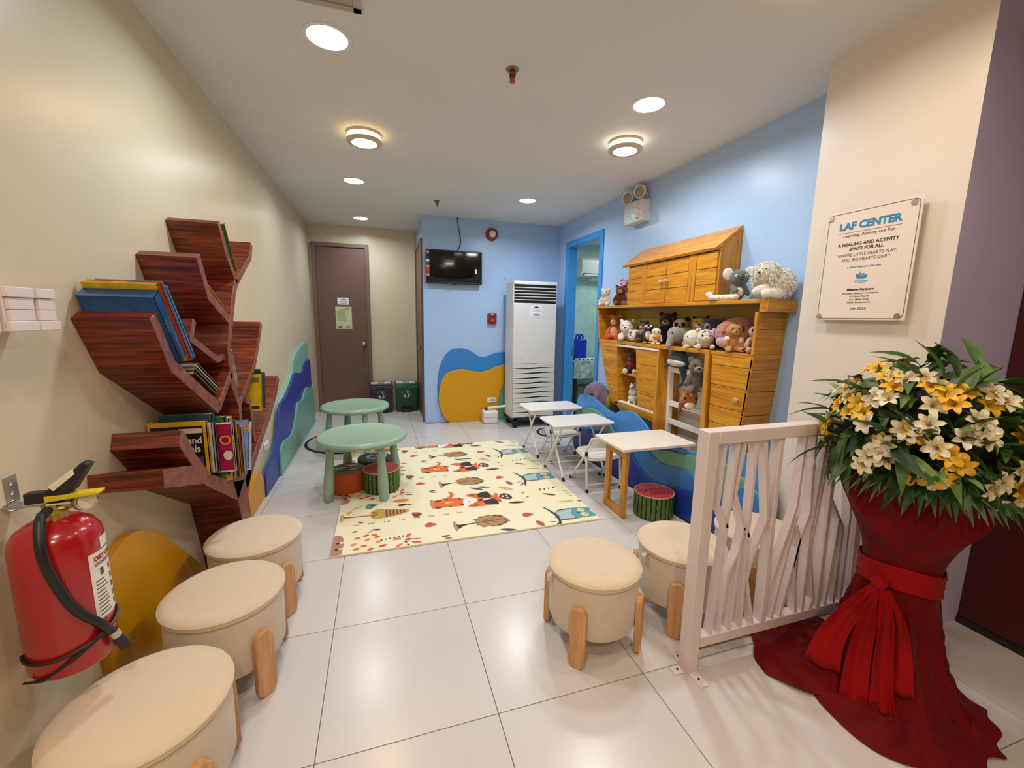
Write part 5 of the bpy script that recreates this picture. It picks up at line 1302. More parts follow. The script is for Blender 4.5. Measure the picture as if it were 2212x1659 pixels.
def face(hz=0.70, hy=-0.03, mz=None, mc='e8d8c0', nc='17120f', muz=(0.115, 0.1, 0.085), eye='120e0c', ex=0.095, er=0.026):
    mz = hz - 0.05 if mz is None else mz
    p = []
    if mc: p.append(('muzzle', mc, [(0, hy - 0.2, mz, *muz)]))
    p.append(('nose', nc, [(0, hy - 0.2 - muz[1] * 0.92, mz + 0.03, 0.042, 0.03, 0.03)]))
    for sx in (-1, 1): p.append(('eye', eye, [(sx * ex, hy - 0.195, hz + 0.06, er, er * 0.7, er)]))
    return p
def feet(c, y=-0.4, z=0.1, r=0.075):
    return [('foot', c, [(-0.205, y, z, r, 0.03, r)]), ('foot', c, [(0.205, y, z, r, 0.03, r)])]
def inner_ears(c, hz=0.70, er=0.085):
    return [('inner_ear', c, [(-0.19, -0.045, hz + 0.19, er * 0.6, er * 0.25, er * 0.6)]), ('inner_ear', c, [(0.19, -0.045, hz + 0.19, er * 0.6, er * 0.25, er * 0.6)])]
def stripes(c, hz=0.70):
    return [('stripe', c, [(sx * 0.2, -0.1, hz + dz, 0.05, 0.1, 0.012, 0, 0, sx * 30)]) for sx in (-1, 1) for dz in (0.08, 0.0, -0.08)] + [('stripe', c, [(0, -0.14, hz + 0.19, 0.012, 0.07, 0.03)])]
DZ = 1.531; SZ = 1.201
toy('plush_tiger', 'white tiger cub plush at the left end of the ark deck', (3.13, 3.87, DZ), -50, 0.19, sit_main(), 'ddd6c8', face(mc='eee9de', nc='c98f86') + stripes('8f8a86') + feet('efeae0'))
toy('plush_pig', 'pink plush with pink ears behind the brown bear on the ark deck', (3.20, 3.60, DZ), -60, 0.27, sit_main(), 'd99fc4', face(mc='e6b0c8', nc='c0506a') + inner_ears('d8427e') + feet('e0709c'))
toy('plush_bear', 'chocolate brown bear plush at the left of the deck house', (3.115, 3.565, DZ), -40, 0.20, sit_main(), '5c3018', face(mc='b98d62', nc='0e0c0b') + feet('8a5a34'))
kp = [(0, 0.02, 0.24, 0.2, 0.18, 0.25), (0, -0.03, 0.66, 0.27, 0.23, 0.24), ('c', (-0.16, -0.05, 0.38), (-0.1, -0.2, 0.28), 0.08, 0.07), ('c', (0.16, -0.05, 0.38), (0.24, -0.12, 0.2), 0.08, 0.07)]
toy('plush_koala', 'grey koala plush with white ears and long white legs on the ark deck', (3.14, 2.205, DZ), -30, 0.22, kp, '6b7072',
    [('ear', 'e6e2d6', [(-0.3, 0.02, 0.78, 0.15, 0.07, 0.17)]), ('ear', 'e6e2d6', [(0.3, 0.02, 0.82, 0.16, 0.07, 0.17)]), ('nose', '4a4a48', [(0, -0.27, 0.66, 0.075, 0.05, 0.085)]), ('eye', 'e9e6e0', [(-0.13, -0.235, 0.70, 0.04, 0.02, 0.045)]), ('eye', 'e9e6e0', [(0.13, -0.235, 0.70, 0.04, 0.02, 0.045)]), ('eye', '101014', [(-0.125, -0.255, 0.70, 0.022, 0.015, 0.025)]), ('eye', '101014', [(0.125, -0.255, 0.70, 0.022, 0.015, 0.025)]),
     ('leg', 'e9e2d6', [('c', (-0.2, -0.12, 0.09), (-0.62, 0.42, 0.1), 0.09, 0.085), ('c', (-0.62, 0.42, 0.1), (-0.66, 0.46, 0.22), 0.085, 0.07)]), ('leg', 'e9e2d6', [('c', (-0.1, -0.22, 0.09), (-0.66, 0.22, 0.09), 0.09, 0.085), ('c', (-0.66, 0.22, 0.09), (-0.74, 0.3, 0.2), 0.085, 0.07)]), ('belly', 'e9e2d6', [(0.0, -0.13, 0.24, 0.12, 0.06, 0.14)])])
dogm = [(0, 0.05, 0.42, 0.42, 0.36, 0.42), (-0.25, -0.18, 0.72, 0.3, 0.26, 0.26), (-0.46, -0.16, 0.62, 0.1, 0.12, 0.26), (-0.02, -0.3, 0.66, 0.1, 0.12, 0.24), ('c', (-0.2, -0.25, 0.3), (-0.36, -0.42, 0.2), 0.14, 0.12), ('c', (0.1, -0.2, 0.14), (-0.1, -0.46, 0.13), 0.16, 0.13)]
dog = toy('plush_dog', 'large fluffy cream dog plush at the right end of the ark deck', (3.15, 1.935, DZ), -62, 0.215, dogm, 'efe6d6', [('nose', '1a1614', [(-0.34, -0.46, 0.7, 0.035, 0.03, 0.03)]), ('eye', '141010', [(-0.2, -0.42, 0.78, 0.025, 0.02, 0.025)]), ('mouth', '3a2c28', [(-0.33, -0.43, 0.6, 0.04, 0.02, 0.012)])])
gg = G(); rr = random.Random(3)
ells = [e for e in dogm if e[0] != 'c']
def inside(p, skip):
    for q in ells:
        if q is skip: continue
        d_ = ((p.x - q[0]) / q[3]) ** 2 + ((p.y - q[1]) / q[4]) ** 2 + ((p.z - q[2]) / q[5]) ** 2
        if d_ < 0.95: return True
    return False
for e in ells:
    for k in range(int(1300 * (e[3] * e[5]) ** 0.5 / 0.4)):
        u = rr.uniform(-1, 1); a = rr.uniform(0, 2 * PI); q = (1 - u * u) ** 0.5
        nrm = Vector((q * math.cos(a), q * math.sin(a), u))
        p = Vector((e[0] + nrm.x * e[3], e[1] + nrm.y * e[4], e[2] + nrm.z * e[5]))
        if p.z < 0.05 or inside(p, e): continue
        tgn = nrm.orthogonal().normalized(); tgn = Matrix.Rotation(rr.uniform(0, 6.28), 3, nrm) @ tgn
        L_ = rr.uniform(0.07, 0.13)
        tip = p + nrm * L_ * 0.7 + tgn * L_ * 0.6 + Vector((0, 0, -0.03))
        sd_ = nrm.cross(tgn) * 0.016
        gg.add([(p + sd_) * 0.215, (p - sd_) * 0.215, tip * 0.215], [(0, 1, 2)])
fo = bpy.data.objects.new('fur', gg.mesh('fur')); fo.data.materials.append(plush_mat('fbf4e6', 0.2)); col.objects.link(fo); fo.parent = dog; fo['kind'] = 'stuff'
# shelf row
toy('plush_tiger', 'orange plush tiger cub sitting at the left end of the middle shelf', (3.165, 3.71, SZ), -52, 0.25, sit_main(head=(0, -0.03, 0.72, 0.2, 0.2, 0.24)), 'c8672e', face(0.74, mc='e3b592', nc='d98a98', muz=(0.13, 0.1, 0.11)) + [('belly', 'e0b088', [(0, -0.16, 0.3, 0.15, 0.06, 0.2)])] + feet('d8561a', r=0.11) + stripes('5c2a14', 0.74))
toy('plush_polar_bear', 'white polar bear plush lying on the middle shelf', (3.145, 3.45, SZ), -38, 0.215, [(0.05, 0.12, 0.42, 0.36, 0.42, 0.4), (-0.05, -0.2, 0.62, 0.3, 0.26, 0.28), (-0.28, -0.12, 0.86, 0.09, 0.06, 0.09), (0.2, -0.14, 0.86, 0.09, 0.06, 0.09), ('c', (-0.25, -0.2, 0.2), (-0.25, -0.46, 0.14), 0.15, 0.13), ('c', (0.22, -0.2, 0.2), (0.2, -0.46, 0.14), 0.15, 0.13)], 'e6e2da', [('muzzle', 'efece4', [(-0.06, -0.44, 0.54, 0.14, 0.12, 0.11)]), ('nose', '121010', [(-0.07, -0.56, 0.58, 0.055, 0.035, 0.04)]), ('eye', '121010', [(-0.19, -0.42, 0.68, 0.028, 0.02, 0.03)]), ('eye', '121010', [(0.09, -0.43, 0.68, 0.028, 0.02, 0.03)])])
toy('plush_tiger', 'small round white tiger plush with black stripes on the middle shelf', (3.11, 3.285, SZ), -45, 0.115, [(0, 0, 0.48, 0.55, 0.62, 0.48), (-0.36, -0.1, 0.84, 0.13, 0.08, 0.13), (0.36, -0.1, 0.84, 0.13, 0.08, 0.13)], 'e2ddd4', [('muzzle', 'ecd2c4', [(0, -0.56, 0.34, 0.2, 0.12, 0.14)]), ('nose', 'b06a62', [(0, -0.67, 0.4, 0.05, 0.03, 0.035)]), ('eye', '121010', [(-0.2, -0.56, 0.52, 0.05, 0.03, 0.05)]), ('eye', '121010', [(0.2, -0.56, 0.52, 0.05, 0.03, 0.05)])] + [('stripe', '2a2624', [(sx * 0.25, -0.42, z, 0.14, 0.16, 0.022, 0, sx * 20, 0)]) for sx in (-1, 1) for z in (0.68, 0.78)] + [('stripe', '2a2624', [(sx * 0.5, -0.1, z, 0.05, 0.3, 0.03)]) for sx in (-1, 1) for z in (0.45, 0.6)])
toy('plush_donkey', 'brown donkey plush with a tufted black mane on the middle shelf', (3.12, 3.175, SZ), -42, 0.195, sit_main('none', head=(0, -0.05, 0.62, 0.2, 0.2, 0.26)), '5a3a2c', [('muzzle', '9a7868', [(0, -0.2, 0.46, 0.2, 0.14, 0.15)]), ('ear', '6e4c3c', [(-0.18, 0, 0.86, 0.05, 0.04, 0.13, 0, -25, 0)]), ('ear', '6e4c3c', [(0.18, 0, 0.86, 0.05, 0.04, 0.13, 0, 25, 0)]), ('eye', 'e8e2d8', [(-0.08, -0.23, 0.68, 0.05, 0.03, 0.06)]), ('eye', 'e8e2d8', [(0.08, -0.23, 0.68, 0.05, 0.03, 0.06)]), ('eye', '141010', [(-0.075, -0.255, 0.68, 0.025, 0.015, 0.03)]), ('eye', '141010', [(0.075, -0.255, 0.68, 0.025, 0.015, 0.03)]), ('mane', '17120f', [('c', (dx, -0.02, 0.84), (dx * 1.8, -0.04, 0.98), 0.05, 0.02) for dx in (-0.09, -0.03, 0.03, 0.09)])])
toy('plush_penguin', 'dark penguin plush with an orange beak and feet on the middle shelf', (3.105, 3.075, SZ), -40, 0.165, [(0, 0, 0.38, 0.3, 0.27, 0.38), (0, -0.03, 0.76, 0.26, 0.24, 0.24), ('c', (-0.26, 0, 0.55), (-0.38, -0.08, 0.25), 0.07, 0.05), ('c', (0.26, 0, 0.55), (0.38, -0.08, 0.25), 0.07, 0.05)], '241a18', [('belly', 'd9cfc2', [(0, -0.17, 0.42, 0.16, 0.14, 0.26)]), ('beak', 'dc9222', [(0, -0.3, 0.78, 0.1, 0.12, 0.05)]), ('foot', 'dc9a24', [(-0.14, -0.3, 0.05, 0.12, 0.12, 0.045)]), ('foot', 'dc9a24', [(0.14, -0.3, 0.05, 0.12, 0.12, 0.045)]), ('eye', 'ece8e0', [(-0.11, -0.23, 0.88, 0.06, 0.03, 0.06)]), ('eye', 'ece8e0', [(0.11, -0.23, 0.88, 0.06, 0.03, 0.06)])])
toy('plush_bear', 'tall black bear plush at the back of the middle shelf', (3.215, 2.98, SZ), -50, 0.275, sit_main(), '1d1c1f', face(mc='a08c7c', nc='0a0a0a', eye='5a5a5c') )
toy('plush_puffin', 'small black and white bird plush with an orange chest on the middle shelf', (3.10, 2.965, SZ), -35, 0.135, [(0, 0, 0.4, 0.32, 0.3, 0.4), (0, -0.06, 0.74, 0.28, 0.26, 0.25), ('c', (-0.28, 0, 0.5), (-0.34, -0.1, 0.2), 0.07, 0.05), ('c', (0.28, 0, 0.5), (0.34, -0.1, 0.2), 0.07, 0.05)], 'e2dcd2', [('chest', 'd8882a', [(0, -0.2, 0.42, 0.22, 0.15, 0.17)]), ('cap', '1a181a', [(0, 0.02, 0.84, 0.27, 0.24, 0.19)]), ('eye', '121010', [(-0.12, -0.28, 0.76, 0.05, 0.03, 0.05)]), ('eye', '121010', [(0.12, -0.28, 0.76, 0.05, 0.03, 0.05)]), ('stripe', '1a181a', [(0.16, -0.22, 0.18, 0.04, 0.1, 0.14)]), ('foot', 'e6e0d6', [(-0.15, -0.3, 0.06, 0.12, 0.1, 0.06)]), ('foot', 'e6e0d6', [(0.15, -0.3, 0.06, 0.12, 0.1, 0.06)])])
toy('plush_panda', 'panda plush behind the grey elephant on the middle shelf', (3.20, 2.80, SZ), -45, 0.23, sit_main('none'), 'cdbfa9', [('ear', '121114', [(-0.2, 0, 0.9, 0.09, 0.06, 0.09)]), ('ear', '121114', [(0.2, 0, 0.9, 0.09, 0.06, 0.09)]), ('eye_patch', '121114', [(-0.11, -0.22, 0.72, 0.07, 0.04, 0.08)]), ('eye_patch', '121114', [(0.11, -0.22, 0.72, 0.07, 0.04, 0.08)]), ('nose', '121114', [(0, -0.26, 0.64, 0.05, 0.03, 0.035)])])
toy('plush_elephant', 'soft grey elephant plush with its trunk over the shelf edge', (3.125, 2.70, SZ), -30, 0.165, [(0.35, 0.15, 0.46, 0.62, 0.36, 0.42), (-0.25, -0.1, 0.55, 0.36, 0.34, 0.36), (-0.1, -0.2, 0.58, 0.42, 0.1, 0.28), ('c', (-0.42, -0.25, 0.45), (-0.55, -0.42, 0.1), 0.17, 0.13), ('c', (-0.55, -0.42, 0.1), (-0.56, -0.46, 0.02), 0.13, 0.13), ('c', (0.3, -0.1, 0.2), (0.2, -0.42, 0.16), 0.2, 0.17), ('c', (0.7, -0.05, 0.2), (0.75, -0.34, 0.16), 0.18, 0.16)], '9a958e', [('eye', '1a1816', [(-0.42, -0.38, 0.62, 0.03, 0.025, 0.035)]), ('toe', 'b9b2a8', [(0.17, -0.58, 0.16, 0.12, 0.04, 0.12)])], fluff=1.0)
toy('plush_tiger', 'yellow tiger plush with bold black stripes leaning at the back of the middle shelf', (3.215, 2.60, SZ), -48, 0.25, sit_main(), 'cf981f', face(mc='d8cdbf', nc='15110f') + stripes('1d1511') + [('stripe', '1d1511', [(sx * 0.1, -0.1, 0.88, 0.1, 0.1, 0.02, 0, sx * 30, 0)]) for sx in (-1, 1)] + inner_ears('1d1511'))
toy('plush_octopus', 'dark purple round plush with big eyes at the back of the middle shelf', (3.19, 2.43, SZ), -48, 0.232, [(0, 0, 0.45, 0.42, 0.36, 0.46), (0, -0.02, 0.72, 0.4, 0.34, 0.24)], '3a2f44', [('eye', '8a7c78', [(-0.17, -0.33, 0.66, 0.09, 0.05, 0.12)]), ('eye', '8a7c78', [(0.17, -0.33, 0.66, 0.09, 0.05, 0.12)]), ('eye', '1a1620', [(-0.165, -0.37, 0.66, 0.045, 0.03, 0.07)]), ('eye', '1a1620', [(0.165, -0.37, 0.66, 0.045, 0.03, 0.07)])])
toy('plush_seal', 'cream round seal plush with tiny eyes on the middle shelf', (3.115, 2.545, SZ), -48, 0.135, [(0, 0.05, 0.48, 0.52, 0.52, 0.5)], 'dcd3c3', [('eye', '1a1614', [(-0.25, -0.4, 0.62, 0.035, 0.03, 0.035)]), ('eye', '1a1614', [(0.25, -0.4, 0.62, 0.035, 0.03, 0.035)]), ('foot', 'e6d9c8', [(-0.26, -0.5, 0.09, 0.17, 0.13, 0.09)]), ('foot', 'e6d9c8', [(0.26, -0.5, 0.09, 0.17, 0.13, 0.09)]), ('whisker_spot', 'b9ab9a', [(0, -0.48, 0.5, 0.03, 0.02, 0.02)])])
toy('plush_tiger', 'white tiger cub plush with pink inner ears beside the pink round plush', (3.105, 2.41, SZ), -40, 0.148, [(0, 0.15, 0.42, 0.4, 0.45, 0.4), (0, -0.15, 0.6, 0.38, 0.32, 0.34), (-0.34, -0.05, 0.88, 0.13, 0.08, 0.13), (0.34, -0.05, 0.88, 0.13, 0.08, 0.13), ('c', (-0.3, -0.3, 0.12), (-0.3, -0.45, 0.12), 0.13, 0.12), ('c', (0.3, -0.3, 0.12), (0.3, -0.45, 0.12), 0.13, 0.12)], 'ddd2c8', [('muzzle', 'e6dcd0', [(0, -0.42, 0.5, 0.17, 0.13, 0.12)]), ('nose', 'c08078', [(0, -0.55, 0.55, 0.05, 0.03, 0.035)]), ('eye', '20242a', [(-0.17, -0.44, 0.66, 0.04, 0.03, 0.045)]), ('eye', '20242a', [(0.17, -0.44, 0.66, 0.04, 0.03, 0.045)]), ('inner_ear', 'd9a8a8', [(0.34, -0.12, 0.88, 0.08, 0.03, 0.08)]), ('inner_ear', 'd9a8a8', [(-0.34, -0.12, 0.88, 0.08, 0.03, 0.08)])] + [('stripe', '9a948e', [(sx * 0.12, -0.36, 0.84, 0.1, 0.06, 0.02, 0, sx * 25, 0)]) for sx in (-1, 1)])
toy('plush_sloth', 'big round dusty pink plush with a smile on the middle shelf', (3.175, 2.215, SZ), -52, 0.222, [(0, 0, 0.5, 0.6, 0.42, 0.5), (0.05, -0.02, 0.96, 0.1, 0.06, 0.06)], 'b57a72', [('belly', 'b9a9b4', [(-0.12, -0.2, 0.28, 0.4, 0.22, 0.22)]), ('eye', '161214', [(-0.2, -0.4, 0.66, 0.045, 0.03, 0.06)]), ('eye', '161214', [(0.2, -0.39, 0.66, 0.045, 0.03, 0.06)]), ('cheek', 'c05a58', [(-0.32, -0.36, 0.58, 0.06, 0.03, 0.04)])])
toy('plush_bear', 'tan teddy bear plush with a white shirt at the right end of the middle shelf', (3.10, 2.165, SZ), -30, 0.195, sit_main(), 'c18a50', face(mc='c99a62', nc='151110') + [('shirt', 'e3dccf', [(-0.2, -0.06, 0.42, 0.1, 0.14, 0.1)]), ('shirt', 'e3dccf', [(0.22, -0.08, 0.38, 0.1, 0.13, 0.13)])] + feet('d9b08a') + [('foot_badge', '9a2430', [(0.205, -0.425, 0.1, 0.04, 0.02, 0.045)])])
toy('plush_dog', 'beige plush with a large dark eye tucked behind the right shelf post', (3.16, 2.045, SZ), -45, 0.19, sit_main('none'), 'c9ad86', [('eye', '15120f', [(-0.1, -0.22, 0.76, 0.07, 0.04, 0.07)]), ('eye', '15120f', [(0.1, -0.22, 0.76, 0.07, 0.04, 0.07)]), ('ear', '5a3a2c', [(0.22, 0, 0.66, 0.07, 0.08, 0.16)]), ('ear', '5a3a2c', [(-0.22, 0, 0.66, 0.07, 0.08, 0.16)]), ('body_patch', '6a3230', [(0, -0.05, 0.25, 0.25, 0.2, 0.22)])])
# cubby and ladder toys
toy('plush_bear', 'brown bear plush in a red shirt sitting in the upper cubby', (3.15, 3.345, 0.909), -52, 0.215, sit_main(), '4a2c1c', face(mc='6a4632', nc='100d0b') + [('shirt', '8a1220', [(0, -0.02, 0.36, 0.25, 0.22, 0.2)]), ('trousers', '12121a', [(0, -0.08, 0.14, 0.26, 0.24, 0.14)])] + feet('d9cdbd', r=0.11, y=-0.39))
toy('plush_llama', 'white fluffy llama plush standing in the lower cubby', (3.12, 3.265, 0.63), -60, 0.18, [(0, 0.05, 0.3, 0.26, 0.3, 0.27), (0, -0.02, 0.6, 0.24, 0.24, 0.22), ('c', (0, -0.12, 0.62), (0, -0.2, 0.92), 0.1, 0.1), (0, -0.26, 0.9, 0.1, 0.15, 0.1), (-0.06, -0.16, 1.04, 0.035, 0.03, 0.08), (0.06, -0.16, 1.04, 0.035, 0.03, 0.08), ('c', (-0.16, -0.1, 0.1), (-0.18, -0.2, 0.06), 0.07, 0.07), ('c', (0.16, -0.1, 0.1), (0.18, -0.2, 0.06), 0.07, 0.07)], 'e2dccf', [('eye', '151210', [(-0.09, -0.3, 0.93, 0.02, 0.02, 0.025)]), ('eye', '151210', [(0.09, -0.3, 0.93, 0.02, 0.02, 0.025)])], fluff=1.0)
toy('plush_shark', 'slate blue shark plush with a white belly draped over the ladder rung', (3.12, 2.655, 1.05), 0, 0.27, [(-0.02, 0.1, 0.2, 0.2, 0.42, 0.2), ('c', (0.02, 0.0, 0.16), (0.07, -0.08, -0.3), 0.17, 0.09), ('c', (0.07, -0.08, -0.3), (0.08, -0.1, -0.48), 0.09, 0.06), ('c', (0.08, -0.1, -0.46), (0.06, 0.2, -0.64), 0.07, 0.035), ('c', (0.08, -0.1, -0.46), (0.08, -0.28, -0.56), 0.07, 0.035), ('c', (-0.12, 0.28, 0.06), (-0.2, 0.5, -0.06), 0.07, 0.035), (0.08, 0.05, 0.42, 0.03, 0.1, 0.1)], '2f4454', [('belly', 'd6cdbf', [(-0.09, 0.12, 0.1, 0.16, 0.38, 0.12)]), ('eye', 'c9d0d4', [(-0.17, 0.18, 0.28, 0.02, 0.03, 0.02)]), ('eye', '101216', [(-0.185, 0.185, 0.28, 0.012, 0.018, 0.014)])])
toy('plush_bear', 'grey brown teddy bear plush hanging on the ladder', (3.085, 2.435, 0.885), -38, 0.265, sit_main(er=0.095), '6e5f55', face(mc='9a8a7c', nc='1a1614') + feet('8a7a6c'), fluff=1.0)
toy('plush_pony', 'orange pony plush with a white muzzle on the lower ladder rung', (3.075, 2.49, 0.735), -32, 0.17, [(0, 0.1, 0.42, 0.36, 0.34, 0.4), (0, -0.15, 0.62, 0.34, 0.3, 0.36), ('c', (-0.24, -0.1, 0.84), (-0.26, -0.1, 1.0), 0.07, 0.03), ('c', (0.24, -0.1, 0.84), (0.26, -0.1, 1.0), 0.07, 0.03)], 'b0672c', [('muzzle', 'e0d4c4', [(0, -0.36, 0.3, 0.22, 0.2, 0.16)]), ('eye', '161008', [(-0.22, -0.4, 0.62, 0.05, 0.03, 0.06)]), ('eye', '161008', [(0.22, -0.4, 0.62, 0.05, 0.03, 0.06)]), ('mane', 'd9b9a4', [('c', (0.0, -0.25, 0.98), (0.0, -0.42, 0.78), 0.08, 0.05)]), ('hoof', '7a3c18', [('c', (-0.34, -0.2, 0.3), (-0.38, -0.36, 0.08), 0.1, 0.09)])])
# big soft toy behind the wave boards
toy('plush_elephant', 'large purple checked plush elephant in a lime shirt behind the wave boards', (3.085, 3.70, 0.0), 0, 1.0, [(0.0, 0, 0.22, 0.12, 0.12, 0.22), (0.05, -0.02, 0.44, 0.115, 0.11, 0.12), (-0.085, 0.03, 0.69, 0.085, 0.09, 0.085), (-0.15, 0.06, 0.66, 0.06, 0.03, 0.09), ('c', (-0.02, -0.02, 0.58), (-0.06, 0.02, 0.68), 0.1, 0.08), ('c', (-0.1, -0.04, 0.68), (-0.15, -0.06, 0.58), 0.035, 0.025)], '7c6a86', [('shirt', '9aa03c', [(0.01, -0.015, 0.575, 0.118, 0.118, 0.105, 0, -25, 0)])], vox=0.018)

# ================================================================ WHITE RAILING
rlm = mat('rail_white', 'dccfd2', 0.4, var=0.02)
rl_ = thing('railing', 'white metal railing of slanted branching slats beside the flower stand', 'railing', (2.5, 1.205, 0))
FY = 1.207
G().bx(2.04, 2.09, FY - 0.028, FY + 0.028, 0.0, 0.997).obj('post', rlm, rl_, 0.003)
G().bx(2.09, 3.026, FY - 0.028, FY + 0.028, 0.947, 0.997).obj('top_rail', rlm, rl_, 0.003)
G().bx(2.09, 3.026, FY - 0.022, FY + 0.022, 0.1, 0.145).obj('bottom_rail', rlm, rl_, 0.003)
def slat(pts, w=0.014):
    G().prism(band(pts, w), 'y', FY - 0.018, FY + 0.018).obj('slat', rlm, rl_, 0.001)
def vpost(a, b_): G().prism(band([a, b_], 0.022), 'y', FY - 0.022, FY + 0.022).obj('mullion', rlm, rl_, 0.002)
for s_ in ([(2.132, 0.947), (2.124, 0.702), (2.178, 0.602), (2.149, 0.145)], [(2.194, 0.947), (2.177, 0.60)],
           [(2.227, 0.947), (2.203, 0.738), (2.265, 0.589), (2.249, 0.48), (2.207, 0.397), (2.189, 0.145)], [(2.256, 0.47), (2.246, 0.145)],
           [(2.283, 0.947), (2.29, 0.563), (2.301, 0.145)], [(2.265, 0.589), (2.297, 0.545)],
           [(2.326, 0.947), (2.382, 0.61), (2.318, 0.423), (2.309, 0.355), (2.365, 0.145)], [(2.386, 0.605), (2.412, 0.553)],
           [(2.539, 0.947), (2.536, 0.643), (2.439, 0.283), (2.43, 0.145)], [(2.541, 0.6), (2.469, 0.145)],
           [(2.591, 0.947), (2.616, 0.602), (2.577, 0.482), (2.517, 0.145)], [(2.547, 0.56), (2.576, 0.49), (2.564, 0.38), (2.607, 0.145)],
           [(2.659, 0.947), (2.633, 0.529), (2.647, 0.145)], [(2.684, 0.947), (2.647, 0.423), (2.706, 0.188), (2.688, 0.145)],
           [(2.733, 0.65), (2.827, 0.509), (2.836, 0.145)], [(2.799, 0.55), (2.782, 0.145)], [(2.80, 0.947), (2.862, 0.56), (2.878, 0.145)],
           [(2.88, 0.947), (2.905, 0.6), (2.94, 0.145)], [(2.945, 0.947), (2.93, 0.5), (2.985, 0.145)]):
    slat(s_)
vpost((2.406, 0.947), (2.417, 0.145)); vpost((2.712, 0.947), (2.735, 0.145)); vpost((3.012, 0.947), (3.012, 0.145))
for k, (x0, x1, y0, y1) in enumerate(((1.99, 2.04, FY - 0.02, FY + 0.02), (2.045, 2.085, FY - 0.098, FY - 0.028), (2.045, 2.085, FY + 0.028, FY + 0.08))):
    G().bx(x0, x1, y0, y1, 0.0, 0.005).obj('foot_plate', rlm, rl_, 0.001)
    G().lathe([(0.005, 0.0), (0.004, 0.003), (0.0001, 0.003)], ((x0 + x1) / 2, (y0 + y1) / 2, 0.005), 8).obj('bolt', dark_m, rl_)
# sliding-door track on the floor behind the railing
tk = thing('floor_track', 'grey metal floor track running behind the railing', 'track', (2.6, 1.235, 0))
G().bx(2.12, 3.02, 1.27, 1.31, 0.0, 0.012).obj('channel', mat('track_grey', '8c8680', 0.4, 0.4), tk)
for y in (1.275, 1.288, 1.301): G().bx(2.12, 3.02, y, y + 0.004, 0.012, 0.018).obj('rib', steel_m, tk)

# ================================================================ ACRYLIC SIGN
XP = 3.027
sg = thing('acrylic_sign', 'clear acrylic dedication sign with blue heading on the cream pillar', 'sign', (3.0, 1.375, 1.41))
m, nt, b = new_mat('acrylic')
b.inputs['Base Color'].default_value = rgb('e9dcd4'); b.inputs['Roughness'].default_value = 0.08; b.inputs['Alpha'].default_value = 1.0
b.inputs['Transmission Weight'].default_value = 0.0
b.inputs['Coat Weight'].default_value = 0.5
SX = 2.994
G().bx(SX, SX + 0.006, 1.183, 1.56, 1.411, 1.909).obj('plate', m, sg, 0.0015)
for y in (1.212, 1.543):
    for z in (1.43, 1.886):
        G().lathe([(0.0001, -0.005), (0.011, -0.005), (0.012, 0.0), (0.009, 0.001), (0.009, XP - SX)], (SX, y, z), 20, (1, 0, 0)).obj('standoff', chr_m, sg)
bord = mat('sign_line', '4a5f74', 0.5)
for i in range(1):
    pts = rrect(1.192, 1.551, 1.42, 1.90, 0.02, 4)
    G().tube([(SX - 0.0006, y, z) for y, z in pts], 0.0011, 5, closed=True).obj('border_line', bord, sg)
sblue = mat('sign_blue', '2f86bc', 0.5); sdark = mat('sign_dark', '2a2426', 0.5); sgrey = mat('sign_grey', '5c5456', 0.5)
def line(s_, size, z, width, m_, bold=0.0, yc=1.372, spacing=1.0):
    me = text_mesh(s_, size, bold, 'CENTER', spacing)
    xs = [v_.co.x for v_ in me.vertices]
    sx = width / (max(xs) - min(xs)); mid = (max(xs) + min(xs)) / 2
    off = wloc(sg)
    for v_ in me.vertices: v_.co = Vector((SX - 0.0007, yc - (v_.co.x - mid) * sx, z + v_.co.y)) - off
    me.materials.clear(); me.materials.append(m_)
    o = bpy.data.objects.new('lettering', me); col.objects.link(o); o.parent = sg
line('LAF CENTER', 0.042, 1.8245, 0.252, sblue, 0.0022)
G().bx(SX - 0.001, SX, 1.243, 1.498, 1.8085, 1.8097).obj('rule_line', sgrey, sg)
line('Learning, Activity and Fun', 0.018, 1.789, 0.208, sgrey, 0.0002)
line('A HEALING AND ACTIVITY', 0.020, 1.749, 0.249, sdark, 0.0006)
line('SPACE FOR ALL', 0.020, 1.727, 0.14, sdark, 0.0006)
line('\u201cWHERE LITTLE HEARTS PLAY,', 0.019, 1.701, 0.245, sgrey)
line('AND BIG HEARTS GIVE.\u201d', 0.019, 1.679, 0.199, sgrey)
line('A Gift of Hope and Love, from', 0.0105, 1.648, 0.14, sblue, 0.0003)
gg = G()
gg.prism([(1.397, 1.622), (1.398, 1.606), (1.39, 1.598), (1.36, 1.597), (1.35, 1.606), (1.351, 1.614), (1.365, 1.611), (1.38, 1.612)], 'x', SX - 0.001, SX)
gg.prism([(1.386, 1.614), (1.386, 1.622), (1.378, 1.622), (1.378, 1.614)], 'x', SX - 0.001, SX)
gg.prism([(1.383, 1.622), (1.383, 1.629), (1.381, 1.629), (1.381, 1.622)], 'x', SX - 0.001, SX)
gg.prism([(1.375, 1.619), (1.366, 1.621), (1.355, 1.616), (1.365, 1.613), (1.376, 1.614)], 'x', SX - 0.001, SX)
gg.obj('boat_logo', sblue, sg)
line('LITTLE ARK', 0.0095, 1.5835, 0.055, sblue, 0.0003)
G().bx(SX - 0.001, SX, 1.353, 1.39, 1.5795, 1.5803).obj('rule_line', sblue, sg)
line('Mission Partners', 0.0125, 1.546, 0.112, sdark, 0.0006)
line('Abundant Blessings Foundation', 0.010, 1.530, 0.152, sgrey, 0.0002)
line('F1 Hotel Manila', 0.010, 1.516, 0.084, sgrey, 0.0002)
line('Arc. Millet Yulo', 0.010, 1.502, 0.084, sgrey, 0.0002)
line('Noah Bustamante', 0.010, 1.489, 0.098, sgrey, 0.0002)
